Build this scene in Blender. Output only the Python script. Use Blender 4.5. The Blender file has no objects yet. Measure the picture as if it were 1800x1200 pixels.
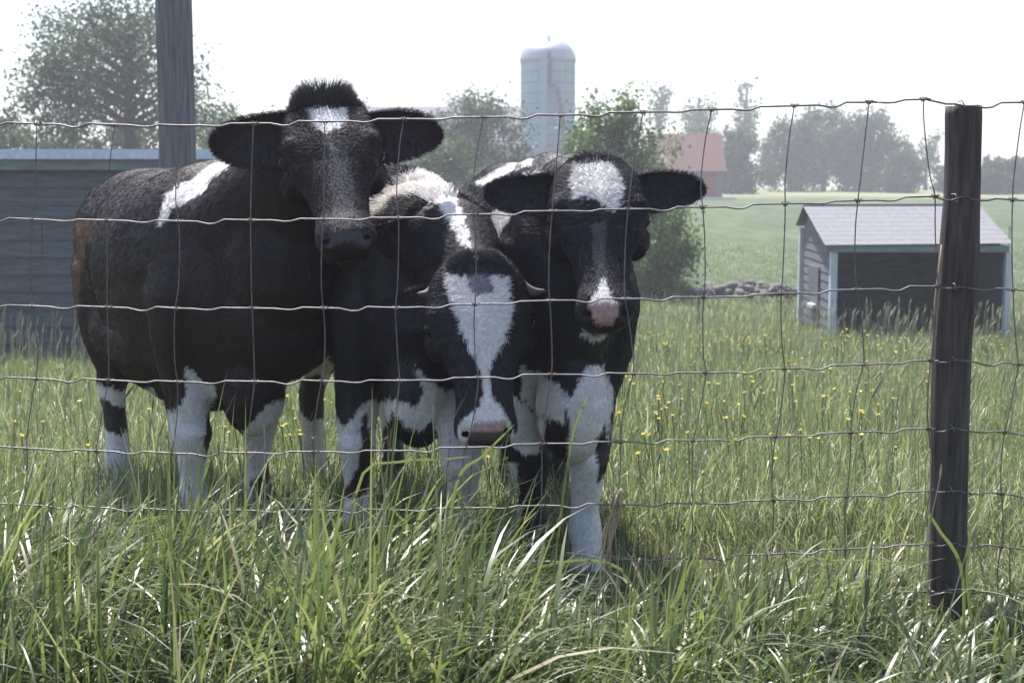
import bpy, math, random
import numpy as np
from mathutils import Vector, Matrix, noise

R = math.radians
rng = np.random.default_rng(7)
random.seed(7)
sc = bpy.context.scene
COL = sc.collection

# ------------------------------------------------------------------ camera
EYE = 1.07
PITCH = math.atan(270 / 2500)
cam_d = bpy.data.cameras.new("camera"); cam = bpy.data.objects.new("camera", cam_d); COL.objects.link(cam)
cam_d.sensor_width = 36; cam_d.lens = 50; cam_d.clip_start = 0.05; cam_d.clip_end = 3000
cam.location = (0, 0, EYE); cam.rotation_euler = (math.pi / 2 - PITCH, 0, 0)
cam_d.dof.use_dof = True; cam_d.dof.focus_distance = 3.65; cam_d.dof.aperture_fstop = 8.0
sc.camera = cam

# ------------------------------------------------------------------ light
SUN_EL, SUN_AZ = R(64), R(-20)          # azimuth measured from the view axis, negative = left
w = bpy.data.worlds.new("World"); sc.world = w; w.use_nodes = True
nt = w.node_tree; nt.nodes.clear()
sky = nt.nodes.new("ShaderNodeTexSky"); sky.sky_type = 'NISHITA'; sky.sun_disc = False
sky.sun_elevation = SUN_EL; sky.sun_rotation = SUN_AZ
sky.air_density = 1.0; sky.dust_density = 2.2; sky.ozone_density = 2.5; sky.altitude = 0
bg = nt.nodes.new("ShaderNodeBackground"); bg.inputs[1].default_value = 0.11
out = nt.nodes.new("ShaderNodeOutputWorld")
nt.links.new(sky.outputs[0], bg.inputs[0]); nt.links.new(bg.outputs[0], out.inputs[0])
sun_d = bpy.data.lights.new("sun", 'SUN'); sun = bpy.data.objects.new("sun", sun_d); COL.objects.link(sun)
sun_d.energy = 5.0; sun_d.angle = R(0.6); sun_d.color = (1, 0.962, 0.925)
sdir = Vector((math.sin(SUN_AZ) * math.cos(SUN_EL), math.cos(SUN_AZ) * math.cos(SUN_EL), math.sin(SUN_EL)))
sun.rotation_euler = sdir.to_track_quat('Z', 'Y').to_euler(); sun.location = (0, 0, 30)
sc.view_settings.view_transform = 'Standard'; sc.view_settings.look = 'None'
sc.view_settings.exposure = 1.14; sc.view_settings.gamma = 1
sc.render.engine = 'CYCLES'
cy = sc.cycles
cy.max_bounces = 8; cy.transparent_max_bounces = 8; cy.volume_bounces = 1
cy.volume_step_rate = 4; cy.use_denoising = True; cy.sample_clamp_indirect = 6

# ------------------------------------------------------------------ helpers
cP, sP = math.cos(PITCH), math.sin(PITCH)
def at(px, py, Y):
    """point of the place seen in the photograph at (px, py), Y metres in front of the camera"""
    a = (px - 900) / 2500; b = (600 - py) / 2500
    d = Vector((a, cP + b * sP, -sP + b * cP)); k = Y / d.y
    return Vector((d.x * k, Y, EYE + d.z * k))
def proj(V):
    V = np.asarray(V, float); y = V[:, 1]; z = V[:, 2] - EYE
    f = y * cP - z * sP; u = y * sP + z * cP
    return 900 + 2500 * V[:, 0] / f, 600 - 2500 * u / f

GP = [(-30, .1), (0, 0), (4.2, 0), (18, -.86), (28, -1.17), (45, -.97), (88, .45), (120, .93), (200, 1.02), (420, 1.0)]
gx = [p[0] for p in GP]; gz = [p[1] for p in GP]
_ys = np.linspace(-30, 420, 1801); _zs = np.interp(_ys, gx, gz)
_k = np.ones(13) / 13; _zs = np.convolve(np.pad(_zs, 6, 'edge'), _k, 'valid')
def gz_np(x, y):
    return np.interp(y, _ys, _zs) + 0.012 * np.sin(x * 2.1 + y) * np.clip(y / 5, 0, 1) + .03 * np.sin(x * .35 + 1) * np.clip((y - 8) / 20, 0, 1)
def gz1(x, y): return float(gz_np(np.array([x]), np.array([y]))[0])

def tag(o, label=None, cat=None, group=None, kind=None):
    if label: o["label"] = label
    if cat: o["category"] = cat
    if group: o["group"] = group
    if kind: o["kind"] = kind
    return o
def link(o, parent=None):
    COL.objects.link(o)
    if parent is not None:
        o.parent = parent
    return o
def empty(name, loc=(0, 0, 0), rz=0, label=None, cat=None, group=None):
    o = bpy.data.objects.new(name, None); o.empty_display_size = .1
    o.location = loc; o.rotation_euler = (0, 0, rz); link(o); tag(o, label, cat, group); return o
def mesh(name, V, F, mats, smooth=False, mi=None):
    me = bpy.data.meshes.new(name)
    V = np.asarray(V, float)
    if isinstance(F, np.ndarray):
        n, k = F.shape
        me.vertices.add(len(V)); me.vertices.foreach_set('co', V.ravel())
        me.loops.add(n * k); me.loops.foreach_set('vertex_index', F.ravel().astype(np.int32))
        me.polygons.add(n); me.polygons.foreach_set('loop_start', np.arange(0, n * k, k, dtype=np.int32))
        me.polygons.foreach_set('loop_total', np.full(n, k, dtype=np.int32))
        me.update(calc_edges=True)
    else:
        me.from_pydata([tuple(v) for v in V], [], [tuple(f) for f in F]); me.update()
    for m in (mats if isinstance(mats, (list, tuple)) else [mats]): me.materials.append(m)
    if mi is not None: me.polygons.foreach_set('material_index', np.asarray(mi, dtype=np.int32))
    if smooth: me.polygons.foreach_set('use_smooth', np.ones(len(me.polygons), dtype=bool))
    return me
def add(name, V, F, mats, parent=None, smooth=False, mi=None):
    """vertices in world space; parent empties carry a transform, so bring them into its frame"""
    if parent is not None:
        M = worldm(parent).inverted(); V = np.asarray(V, float) @ np.array(M.to_3x3()).T + np.array(M.translation)
    o = bpy.data.objects.new(name, mesh(name, V, F, mats, smooth, mi)); link(o, parent); return o
def worldm(o):
    M = Matrix.LocRotScale(o.location, o.rotation_euler, o.scale)
    return worldm(o.parent) @ M if o.parent else M
class MB:
    def __init__(s): s.V = []; s.F = []; s.M = []
    def put(s, V, F, m=0):
        b = len(s.V); s.V += [tuple(v) for v in V]; s.F += [tuple(i + b for i in f) for f in F]; s.M += [m] * len(F)
    def box(s, c, d, rz=0, m=0, M=None):
        x, y, z = d[0] / 2, d[1] / 2, d[2] / 2
        P = [Vector((a * x, b * y, e * z)) for a in (-1, 1) for b in (-1, 1) for e in (-1, 1)]
        Q = (M if M is not None else Matrix.Rotation(rz, 3, 'Z'))
        s.put([Q @ p + Vector(c) for p in P], [(0, 1, 3, 2), (4, 6, 7, 5), (0, 4, 5, 1), (2, 3, 7, 6), (0, 2, 6, 4), (1, 5, 7, 3)], m)
    def hexa(s, P, m=0):      # 8 points: four of one end, four of the other, same order
        s.put(P, [(0, 1, 2, 3), (7, 6, 5, 4), (0, 4, 5, 1), (1, 5, 6, 2), (2, 6, 7, 3), (3, 7, 4, 0)], m)
    def tube(s, pts, rad, n=8, m=0, cap=True):
        V, F = tube(pts, rad, n, cap); s.put(V, F, m)
    def out(s, name, mats, parent=None, smooth=False): return add(name, s.V, s.F, mats, parent, smooth, s.M)
def tube(pts, rad, n=8, cap=True):
    pts = [Vector(p) for p in pts]; m = len(pts)
    if not isinstance(rad, (list, tuple, np.ndarray)): rad = [rad] * m
    T = [(pts[min(i + 1, m - 1)] - pts[max(i - 1, 0)]).normalized() for i in range(m)]
    a = T[0].orthogonal().normalized(); V = []; F = []
    for i in range(m):
        a = (a - T[i] * a.dot(T[i])).normalized(); b = T[i].cross(a)
        for k in range(n):
            t = 2 * math.pi * k / n; V.append(pts[i] + (a * math.cos(t) + b * math.sin(t)) * rad[i])
    for i in range(m - 1):
        for k in range(n):
            k2 = (k + 1) % n; F.append((i * n + k, i * n + k2, (i + 1) * n + k2, (i + 1) * n + k))
    if cap:
        V.append(pts[0]); V.append(pts[-1]); c0, c1 = len(V) - 2, len(V) - 1
        for k in range(n):
            k2 = (k + 1) % n; F.append((c0, k2, k)); F.append((c1, (m - 1) * n + k, (m - 1) * n + k2))
    return V, F

# ------------------------------------------------------------------ materials
def mat(name):
    m = bpy.data.materials.new(name); m.use_nodes = True; nt = m.node_tree
    return m, nt, nt.nodes["Principled BSDF"], nt.nodes["Material Output"]
def N(nt, typ, **kw):
    n = nt.nodes.new(typ)
    for k, v in kw.items():
        if k in n.inputs: n.inputs[k].default_value = v
        else: setattr(n, k, v)
    return n
def ramp(nt, fac, stops):
    r = nt.nodes.new("ShaderNodeValToRGB"); e = r.color_ramp.elements
    while len(e) < len(stops): e.new(.5)
    for i, (p, c) in enumerate(stops):
        e[i].position = p; e[i].color = (*c, 1)
    nt.links.new(fac, r.inputs[0]); return r.outputs[0]
def surf(name, c1, c2, scale=8, stretch=(1, 1, 1), rough=.8, bump=.3, detail=6, metal=0, spec=.3, dist=.01, c3=None):
    m, nt, p, o = mat(name)
    tc = N(nt, "ShaderNodeTexCoord"); mp = N(nt, "ShaderNodeMapping"); mp.inputs['Scale'].default_value = stretch
    nt.links.new(tc.outputs['Object'], mp.inputs[0])
    n1 = N(nt, "ShaderNodeTexNoise", Scale=scale, Detail=detail, Roughness=.65); nt.links.new(mp.outputs[0], n1.inputs['Vector'])
    st = [(.3, c1), (.7, c2)] if c3 is None else [(.28, c1), (.55, c2), (.74, c3)]
    nt.links.new(ramp(nt, n1.outputs[0], st), p.inputs['Base Color'])
    p.inputs['Roughness'].default_value = rough; p.inputs['Metallic'].default_value = metal; p.inputs['Specular IOR Level'].default_value = spec
    if bump:
        b = N(nt, "ShaderNodeBump", Strength=bump, Distance=dist); nt.links.new(n1.outputs[0], b.inputs['Height']); nt.links.new(b.outputs[0], p.inputs['Normal'])
    return m
M = {}
M['post'] = surf('post_wood', (.022, .018, .017), (.10, .08, .073), 14, (5, 5, .35), .85, 1.0, 8, dist=.006, c3=(.17, .145, .135))
M['pole'] = surf('pole_wood', (.07, .068, .072), (.19, .185, .195), 9, (6, 6, .25), .9, 1.0, 8, dist=.012, c3=(.3, .31, .34))
M['wire'] = surf('galvanised_wire', (.07, .062, .062), (.2, .19, .195), 30, rough=.5, bump=.2, metal=.45, spec=.5, c3=(.13, .08, .06))
M['knot'] = surf('rusty_knot', (.09, .045, .03), (.2, .13, .1), 60, rough=.7, bump=.4, metal=.3)
M['clap'] = surf('grey_clapboard', (.06, .065, .075), (.2, .21, .23), 10, (.6, 3, 4), .9, .5, 7)
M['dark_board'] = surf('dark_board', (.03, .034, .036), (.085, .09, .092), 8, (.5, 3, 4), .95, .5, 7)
M['shed_board'] = surf('weathered_shed_board', (.07, .08, .09), (.15, .17, .185), 8, (.5, 3, 4), .95, .5, 7)
M['paint'] = surf('pale_paint', (.42, .46, .5), (.62, .66, .7), 12, (3, 3, .5), .7, .2)
M['fascia'] = surf('faded_fascia', (.14, .17, .2), (.26, .3, .34), 6, (.5, 3, 3), .8, .2)
M['roof'] = surf('grey_roofing', (.12, .12, .132), (.185, .185, .2), 14, (1, 1, 1), .85, .3)
M['pale_roof'] = surf('pale_roofing', (.10, .098, .115), (.14, .135, .155), 3, (1, 1, 1), .8, .1)
M['red_roof'] = surf('red_roof', (.085, .034, .03), (.13, .052, .045), 5, (1, 1, 1), .8, .2)
M['red_door'] = surf('red_door', (.2, .03, .025), (.3, .06, .05), 8, (4, 4, .5), .7, .2)
M['silo'] = surf('silo_concrete', (.17, .26, .33), (.25, .35, .42), 3, (1, 1, .3), .8, .15)
M['hoop'] = surf('steel_hoop', (.12, .14, .15), (.2, .22, .24), 8, rough=.5, metal=.5, bump=0)
M['dome'] = surf('aluminium_dome', (.3, .32, .35), (.42, .44, .47), 3, rough=.45, bump=.05, metal=.8, spec=.5)
M['pipe'] = surf('dark_pipe', (.04, .045, .05), (.09, .09, .1), 5, rough=.6, bump=0)
M['stone'] = surf('field_stone', (.07, .06, .06), (.17, .15, .15), 7, rough=.95, bump=.6, c3=(.28, .26, .25))
M['bark'] = surf('bark', (.03, .026, .022), (.1, .09, .08), 12, (3, 3, .6), .95, .8)
M['stalk'] = surf('dry_stalk', (.22, .16, .1), (.42, .34, .24), 20, rough=.7, bump=0)

def leafy(name, stops, trans=.4, rough=.4, spec=.45, attr='tint', world=None):
    m, nt, p, o = mat(name)
    a = N(nt, "ShaderNodeAttribute", attribute_name=attr)
    fac = a.outputs['Fac']
    c = ramp(nt, fac, stops)
    nt.links.new(c, p.inputs['Base Color']); p.inputs['Roughness'].default_value = rough; p.inputs['Specular IOR Level'].default_value = spec
    t = N(nt, "ShaderNodeBsdfTranslucent")
    mx = N(nt, "ShaderNodeMix", data_type='RGBA', blend_type='MULTIPLY'); mx.inputs[0].default_value = 1
    nt.links.new(c, mx.inputs[6]); mx.inputs[7].default_value = (1.25, 1.4, .8, 1)
    nt.links.new(mx.outputs[2], t.inputs[0])
    s = N(nt, "ShaderNodeMixShader"); s.inputs[0].default_value = trans
    nt.links.new(p.outputs[0], s.inputs[1]); nt.links.new(t.outputs[0], s.inputs[2]); nt.links.new(s.outputs[0], o.inputs[0])
    return m
M['grass'] = leafy('grass_blade', [(0, (.045, .066, .03)), (.45, (.105, .138, .056)), (.8, (.195, .225, .10)), (.93, (.24, .24, .13)), (1, (.38, .33, .22))], .4, .38, .8)
M['meadow'] = leafy('meadow_blade', [(0, (.09, .12, .06)), (.5, (.15, .182, .09)), (.8, (.24, .26, .16)), (1, (.42, .40, .29))], .42, .45, .6)
M['leaf'] = leafy('tree_leaf', [(0, (.03, .058, .035)), (.5, (.055, .095, .055)), (1, (.10, .15, .08))], .35, .5, .35)
M['leaf_pale'] = leafy('pale_leaf', [(0, (.05, .085, .035)), (.5, (.085, .14, .055)), (1, (.14, .2, .08))], .4, .5, .35)
M['petal'] = leafy('buttercup_petal', [(0, (.7, .44, .04)), (1, (.8, .55, .12))], .35, .35, .4)
M['seed'] = leafy('seed_head', [(0, (.28, .25, .17)), (1, (.55, .5, .4))], .3, .6, .2)

# ------------------------------------------------------------------ ground
def build_ground():
    ys = np.concatenate([np.linspace(-20, 2, 12), np.linspace(2.2, 12, 80), np.linspace(12.5, 60, 110), np.linspace(62, 160, 60), np.linspace(165, 400, 20)])
    xs = np.concatenate([np.linspace(-260, -30, 16), np.linspace(-28, -6, 16), np.linspace(-5.5, 8, 90), np.linspace(9, 28, 16), np.linspace(30, 260, 16)])
    X, Y = np.meshgrid(xs, ys); Z = gz_np(X, Y)
    V = np.stack([X, Y, Z], -1).reshape(-1, 3); nx = len(xs); ny = len(ys)
    i = (np.arange(ny - 1)[:, None] * nx + np.arange(nx - 1)[None, :]).ravel()
    F = np.stack([i, i + 1, i + nx + 1, i + nx], 1)
    m, nt, p, o = mat('pasture')
    tc = N(nt, "ShaderNodeTexCoord")
    n1 = N(nt, "ShaderNodeTexNoise", Scale=.16, Detail=5, Roughness=.6); n2 = N(nt, "ShaderNodeTexNoise", Scale=5, Detail=8, Roughness=.75)
    mp = N(nt, "ShaderNodeMapping"); mp.inputs['Scale'].default_value = (1, .35, 1)
    nt.links.new(tc.outputs['Object'], mp.inputs[0]); nt.links.new(mp.outputs[0], n1.inputs['Vector']); nt.links.new(tc.outputs['Object'], n2.inputs['Vector'])
    a = ramp(nt, n1.outputs[0], [(.35, (.06, .095, .05)), (.6, (.085, .12, .062)), (.72, (.125, .14, .085))])
    b = ramp(nt, n2.outputs[0], [(.3, (.55, .55, .5)), (.7, (1.25, 1.2, 1.2))])
    mx = N(nt, "ShaderNodeMix", data_type='RGBA', blend_type='MULTIPLY'); mx.inputs[0].default_value = 1
    nt.links.new(a, mx.inputs[6]); nt.links.new(b, mx.inputs[7])
    n3 = N(nt, "ShaderNodeTexNoise", Scale=.9, Detail=9, Roughness=.8); mp3 = N(nt, "ShaderNodeMapping"); mp3.inputs['Scale'].default_value = (1.4, .5, 1); nt.links.new(tc.outputs['Object'], mp3.inputs[0]); nt.links.new(mp3.outputs[0], n3.inputs['Vector'])
    b3 = ramp(nt, n3.outputs[0], [(.36, (.62, .66, .6)), (.64, (1.3, 1.22, 1.25))]); mx0 = N(nt, "ShaderNodeMix", data_type='RGBA', blend_type='MULTIPLY'); mx0.inputs[0].default_value = 1
    nt.links.new(mx.outputs[2], mx0.inputs[6]); nt.links.new(b3, mx0.inputs[7]); mx = mx0
    # bare thatch right under the fence, hay coloured far field
    sx = N(nt, "ShaderNodeSeparateXYZ"); nt.links.new(tc.outputs['Object'], sx.inputs[0])
    mr = N(nt, "ShaderNodeMapRange"); mr.inputs['From Min'].default_value = 5; mr.inputs['From Max'].default_value = 12
    nt.links.new(sx.outputs['Y'], mr.inputs[0])
    mx2 = N(nt, "ShaderNodeMix", data_type='RGBA'); nt.links.new(mr.outputs[0], mx2.inputs[0])
    th = ramp(nt, n2.outputs[0], [(.3, (.03, .028, .015)), (.7, (.10, .085, .05))])
    nt.links.new(th, mx2.inputs[6]); nt.links.new(mx.outputs[2], mx2.inputs[7])
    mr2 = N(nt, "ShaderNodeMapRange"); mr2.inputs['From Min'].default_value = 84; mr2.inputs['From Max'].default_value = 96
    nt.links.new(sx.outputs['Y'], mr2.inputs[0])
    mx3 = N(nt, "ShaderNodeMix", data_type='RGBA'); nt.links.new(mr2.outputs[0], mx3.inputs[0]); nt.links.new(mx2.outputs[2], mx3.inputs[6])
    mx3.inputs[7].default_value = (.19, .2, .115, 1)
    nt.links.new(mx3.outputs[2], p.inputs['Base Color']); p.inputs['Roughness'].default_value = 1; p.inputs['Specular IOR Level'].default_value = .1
    bp = N(nt, "ShaderNodeBump", Strength=.6, Distance=.06); nt.links.new(n2.outputs[0], bp.inputs['Height']); nt.links.new(bp.outputs[0], p.inputs['Normal'])
    o = add('pasture_ground', V, F, m, smooth=True); tag(o, kind='structure')
build_ground()

def leaf_attr(me, vals):
    a = me.attributes.new('tint', 'FLOAT', 'POINT'); a.data.foreach_set('value', np.asarray(vals, dtype=np.float32))

def blades(x, y, L, wd, ang, lean, droop, nseg, z0=None, twist=None):
    n = len(x); z = gz_np(x, y) if z0 is None else z0
    dx, dy = np.cos(ang), np.sin(ang)
    tw = ang + math.pi / 2 + (rng.normal(0, .5, n) if twist is None else twist); sx, sy = np.cos(tw), np.sin(tw)
    V = np.zeros((n, nseg * 2 + 1, 3)); s_ = np.linspace(0, 1, nseg + 1)
    for k in range(nseg + 1):
        s = s_[k]
        h = L * (s * np.cos(lean) - droop * s ** 2.6 * .75); r = L * (s * np.sin(lean) + droop * s ** 1.9 * .75)
        c = np.stack([x + dx * r, y + dy * r, z + h - .01], 1)
        wk = wd * (.75 + .5 * s) * (1 - s ** 3)
        if k < nseg:
            V[:, 2 * k] = c - np.stack([sx * wk, sy * wk, 0 * x], 1) / 2; V[:, 2 * k + 1] = c + np.stack([sx * wk, sy * wk, 0 * x], 1) / 2
        else: V[:, 2 * k] = c
    b = (np.arange(n) * (2 * nseg + 1))[:, None]; T = []
    for k in range(nseg - 1):
        T += [b + np.array([2 * k, 2 * k + 1, 2 * k + 3])[None], b + np.array([2 * k, 2 * k + 3, 2 * k + 2])[None]]
    k = nseg - 1; T += [b + np.array([2 * k, 2 * k + 1, 2 * k + 2])[None]]
    return V.reshape(-1, 3), np.concatenate(T, 0), 2 * nseg + 1
def grass_obj(name, sets, material, label):
    Vs, Fs, Ts = [], [], []; off = 0
    for (V, F, per), t in sets:
        Vs.append(V); Fs.append(F + off); Ts.append(np.repeat(t, per)); off += len(V)
    o = add(name, np.concatenate(Vs), np.concatenate(Fs), material, smooth=True)
    leaf_attr(o.data, np.concatenate(Ts)); tag(o, label, 'grass', kind='stuff'); return o
def field(n, y0, y1, marg=1.12, pw=1.0, xlim=None):
    """random spots inside the wedge of ground in view"""
    y = y0 + (y1 - y0) * rng.random(n) ** pw
    hw = .36 * marg * y + .5
    x = (rng.random(n) * 2 - 1) * hw
    return x, y
def clumpy(n, y0, y1, nc, sd, marg=1.12):
    cx, cyy = field(nc, y0, y1, marg); i = rng.integers(0, nc, n)
    return cx[i] + rng.normal(0, sd, n), cyy[i] + rng.normal(0, sd, n)
def build_grass():
    S = []
    # tall rank grass along the fence
    def tall(n, y0, y1, Lm, Ls, wd, nc, sd, dm=.45, xr=None):
        cx, cyy = field(nc, y0, y1); ii = rng.integers(0, nc, n); x = cx[ii] + rng.normal(0, sd, n); y = cyy[ii] + rng.normal(0, sd, n)
        ca = rng.normal(.1, 1.1, nc)[ii]; k = y > 2.15; x = x[k]; y = y[k]; ca = ca[k]; n = len(x)
        pt = np.array([noise.noise(Vector((a * 2.6, b * 2.6, 1.5))) + .5 * noise.noise(Vector((a * 7, b * 7, 4))) for a, b in zip(x, y)]); pt = np.clip(pt, -1, 1); side = (1 + .45 * pt) * np.where(x > .06, .68, 1.0) * np.where((x > .86) & (x < 1.2) & (y < 3.5), .6, 1) * np.where((y > 3.3) & (x > .0), .7, 1) * np.where((y > 3.15) & (x > -.75), .80, 1) * .97 * np.where(x < -.7, .98, 1)
        L = np.clip(rng.normal(Lm, Ls, n), .12, .72) * side
        ang = ca + rng.normal(0, .55, n); lean = np.abs(rng.normal(.17, .16, n)); dr = np.clip(rng.normal(dm, .3, n), .02, 1.15)
        t = np.clip(rng.normal(.46, .2, n) + .35 * pt, 0, 1); t = np.where(rng.random(n) < .04, .97, t)
        S.append((blades(x, y, L, wd * rng.uniform(.6, 1.3, n), ang, lean, dr, 7), t))
    tall(4200, 2.5, 3.6, .46, .10, .0088, 300, .045, .5)
    tall(1500, 2.4, 3.4, .38, .10, .0125, 160, .06, .6)
    tall(7500, 2.3, 3.7, .36, .10, .0050, 420, .045, .38)
    tall(12000, 2.2, 4.3, .16, .05, .004, 900, .07, .35)
    tall(2600, 2.2, 3.2, .26, .06, .008, 200, .06, .7)
    grass_obj('tall_grass', S, M['grass'], 'tall rank grass with arching blades along the foot of the wire fence')
    S2 = []
    def mead(n, y0, y1, Lm, wd, seg, pw=1.0, dm=.3, nc=None, tm=.45):
        x, y = clumpy(n, y0, y1, nc or n // 12, .05 * (1 + y0 / 6)) ; n = len(x)
        patch = np.sin(x * 1.3 + y * .7) * np.sin(y * .9 - x * .4 + 2)
        L = np.clip(rng.normal(Lm, Lm * .28, n), .05, 1) * (1 + .15 * patch)
        ang = rng.uniform(-3.2, 3.2, n); lean = np.abs(rng.normal(.18, .16, n)); dr = np.clip(rng.normal(dm, .25, n), 0, 1)
        t = np.clip(rng.normal(tm, .2, n) + .1 * patch, 0, 1); t = np.where(rng.random(n) < .14, .98, t)
        S2.append((blades(x, y, L, wd * rng.uniform(.6, 1.4, n), ang, lean, dr, seg), t))
    mead(9000, 3.6, 4.4, .085, .004, 4)
    mead(40000, 4.3, 6.5, .16, .0042, 4)
    mead(52000, 6.2, 11, .21, .0052, 3, dm=.25)
    mead(60000, 10.5, 19, .15, .008, 3, dm=.2)
    mead(42000, 18.5, 30, .15, .013, 2, dm=.2, tm=.5)
    mead(30000, 29, 48, .10, .02, 2, dm=.3, tm=.35)
    grass_obj('meadow_grass', S2, M['meadow'], 'shorter pasture grass covering the field behind the cows')
build_grass()

def build_flowers():
    # buttercups: five cupped petals on a thin stem
    V, F, MI, T = [], [], [], []
    def flower(x, y, h, s):
        z = gz1(x, y); b = Vector((x, y, z)); top = b + Vector((random.gauss(0, .02), random.gauss(0, .02), h))
        tv, tf = tube([b, (b + top) / 2 + Vector((.006, 0, 0)), top], .0013 * (1 + y / 10), 3, False)
        o = len(V); V.extend(tv); F.extend([tuple(i + o for i in f) for f in tf]); MI.extend([1] * len(tf)); T.extend([.5] * len(tv))
        Q = Matrix.Rotation(random.uniform(0, 6), 3, 'Z') @ Matrix.Rotation(random.uniform(-.7, .7), 3, 'X')
        for k in range(5):
            a = k * 1.2566; c, s_ = math.cos(a), math.sin(a)
            pts = [(0, 0, 0), (.55, -.42, .25), (1.0, -.3, .6), (1.0, .3, .6), (.55, .42, .25)]
            o = len(V)
            for (u, v_, w_) in pts: V.append(top + Q @ (Vector((u * c - v_ * s_, u * s_ + v_ * c, w_)) * s))
            F.append((o, o + 1, o + 2, o + 3, o + 4)); MI.append(0); T.extend([random.random()] * 5)
    for k in range(520):
        r = random.random()
        if r < .34: px, py = random.uniform(360, 1010), random.gauss(775, 60)
        elif r < .62: px, py = random.uniform(1080, 1700), random.gauss(675, 55)
        elif r < .9: px, py = random.uniform(1090, 1800), random.gauss(600, 10)
        else: px, py = random.uniform(-50, 1850), random.uniform(620, 830)
        if py > 860 or py < 585: continue
        # the ground lies where the ray meets the slope; head stands ~0.25 m above
        for Yt in np.linspace(4.4, 24, 120):
            p = at(px, py, Yt)
            if p.z - .24 < gz1(p.x, Yt): break
        if Yt < 4.6: continue
        flower(p.x, Yt, random.uniform(.2, .3), random.uniform(.006, .012) * (1 + max(0, Yt - 8) * .03))
    for k in range(900):
        pass
    o = add('buttercup_patch', V, F, [M['petal'], M['meadow']], mi=MI); leaf_attr(o.data, T)
    tag(o, 'yellow buttercups scattered through the pasture grass', 'flowers', kind='stuff')
    # pale grass seed heads
    V, F, T = [], [], []
    def head(x, y, h, s):
        z = gz1(x, y); b = Vector((x, y, z)); top = b + Vector((random.gauss(.02, .03), random.gauss(0, .03), h)); d = Vector((random.gauss(.2, .3), 0, 1)).normalized()
        tv, tf = tube([b, top], .0011 * (1 + y / 8), 3, False); o = len(V); V.extend(tv); F.extend([tuple(i + o for i in f) for f in tf]); T.extend([.6] * len(tv))
        tv, tf = tube([top, top + d * .02 * s, top + d * .05 * s, top + d * .075 * s], [.001, .006 * s, .0045 * s, .001], 4, False)
        o = len(V); V.extend(tv); F.extend([tuple(i + o for i in f) for f in tf]); T.extend([random.random()] * len(tv))
    for k in range(1500):
        y = 4.6 + 18 * random.random() ** .8; x = random.uniform(-.38, .38) * y + random.uniform(-.3, .3)
        head(x, y, random.uniform(.24, .38), random.uniform(.5, .95) * (1 + y / 25))
    for k in range(170):   # against the dark sheds
        if k % 2: x = random.uniform(3.5, 6.9); y = random.uniform(15.5, 17.8)
        else: x = random.uniform(-6.5, -3.6); y = random.uniform(11.3, 13.2)
        head(x, y, random.uniform(.3, .5), random.uniform(.9, 1.4))
    for k in range(50):
        head(random.uniform(-1.1, 1.3), random.uniform(2.5, 3.6), random.uniform(.3, .48), .5)
    o = add('seed_heads', V, F, M['seed']); leaf_attr(o.data, T); tag(o, 'pale seed heads standing above the meadow grass', 'grass', kind='stuff')
build_flowers()

# a few particular blades and stalks close to the fence
def ribbon(name, pts, wd, label, cat, material, t=.6, group=None):
    pts = [Vector(p) for p in pts]; V = []; n = len(pts)
    for i, p in enumerate(pts):
        T = (pts[min(i + 1, n - 1)] - pts[max(i - 1, 0)]).normalized(); s = T.cross(Vector((0, 1, 0.25))).normalized()
        k = wd * (.6 + .6 * math.sin(math.pi * min(1, .25 + .75 * i / (n - 1)))) * (1 if i < n - 1 else .1)
        V += [p - s * k / 2, p + Vector((0, .0012, 0)) + s * 0, p + s * k / 2]
    F = []
    for i in range(n - 1):
        a = i * 3; F += [(a, a + 1, a + 4, a + 3), (a + 1, a + 2, a + 5, a + 4)]
    o = add(name, V, F, material, smooth=True); leaf_attr(o.data, [t] * len(V)); return o
def spline(P, n=14):
    P = [Vector(p) for p in P]; out = []; Q = [P[0] * 2 - P[1]] + P + [P[-1] * 2 - P[-2]]
    m = len(P) - 1
    for i in range(n + 1):
        u = i / n * m; k = min(int(u), m - 1); t = u - k; a, b, c, d = Q[k:k + 4]
        out.append(.5 * ((2 * b) + (c - a) * t + (2 * a - 5 * b + 4 * c - d) * t * t + (-a + 3 * b - 3 * c + d) * t ** 3))
    return out
def dropdown(px, Y): p = at(px, 1000, Y); return Vector((p.x, Y, gz1(p.x, Y)))
BL = [([(770, 3.3), (800, 860), (850, 800), (905, 745)], .010, .7), ([(590, 3.28), (630, 850), (700, 812), (770, 808), (830, 802)], .009, .75),
      ([(1180, 3.3), (1220, 880), (1270, 790), (1330, 757)], .009, .72), ([(960, 3.3), (1000, 800), (1030, 705), (1032, 702)], .007, .62),
      ([(1130, 3.2), (1100, 1010), (1010, 985), (900, 1020), (850, 1110)], .010, .6), ([(1700, 3.2), (1690, 1000), (1650, 930), (1618, 880)], .011, .55),
      ([(1720, 3.2), (1700, 980), (1740, 840), (1800, 780)], .010, .55), ([(700, 3.25), (740, 960), (820, 1000), (870, 1020)], .008, .55),
      ([(1010, 3.1), (960, 1080), (900, 1040), (868, 1018)], .014, .7), ([(150, 3.2), (170, 960), (230, 920), (300, 905)], .010, .7),
      ([(1390, 3.2), (1400, 1000), (1470, 985), (1640, 990)], .009, .75), ([(250, 3.2), (260, 1000), (200, 940), (160, 990)], .010, .6)]
for i, (P, wd, t) in enumerate(BL):
    (bx, Y) = P[0]; pts = [dropdown(bx, Y)] + [at(a, b, Y - .02 * j) for j, (a, b) in enumerate(P[1:])]
    BL[i] = ribbon('x', spline(pts), wd * .62, '', '', M['grass'], t)
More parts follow.
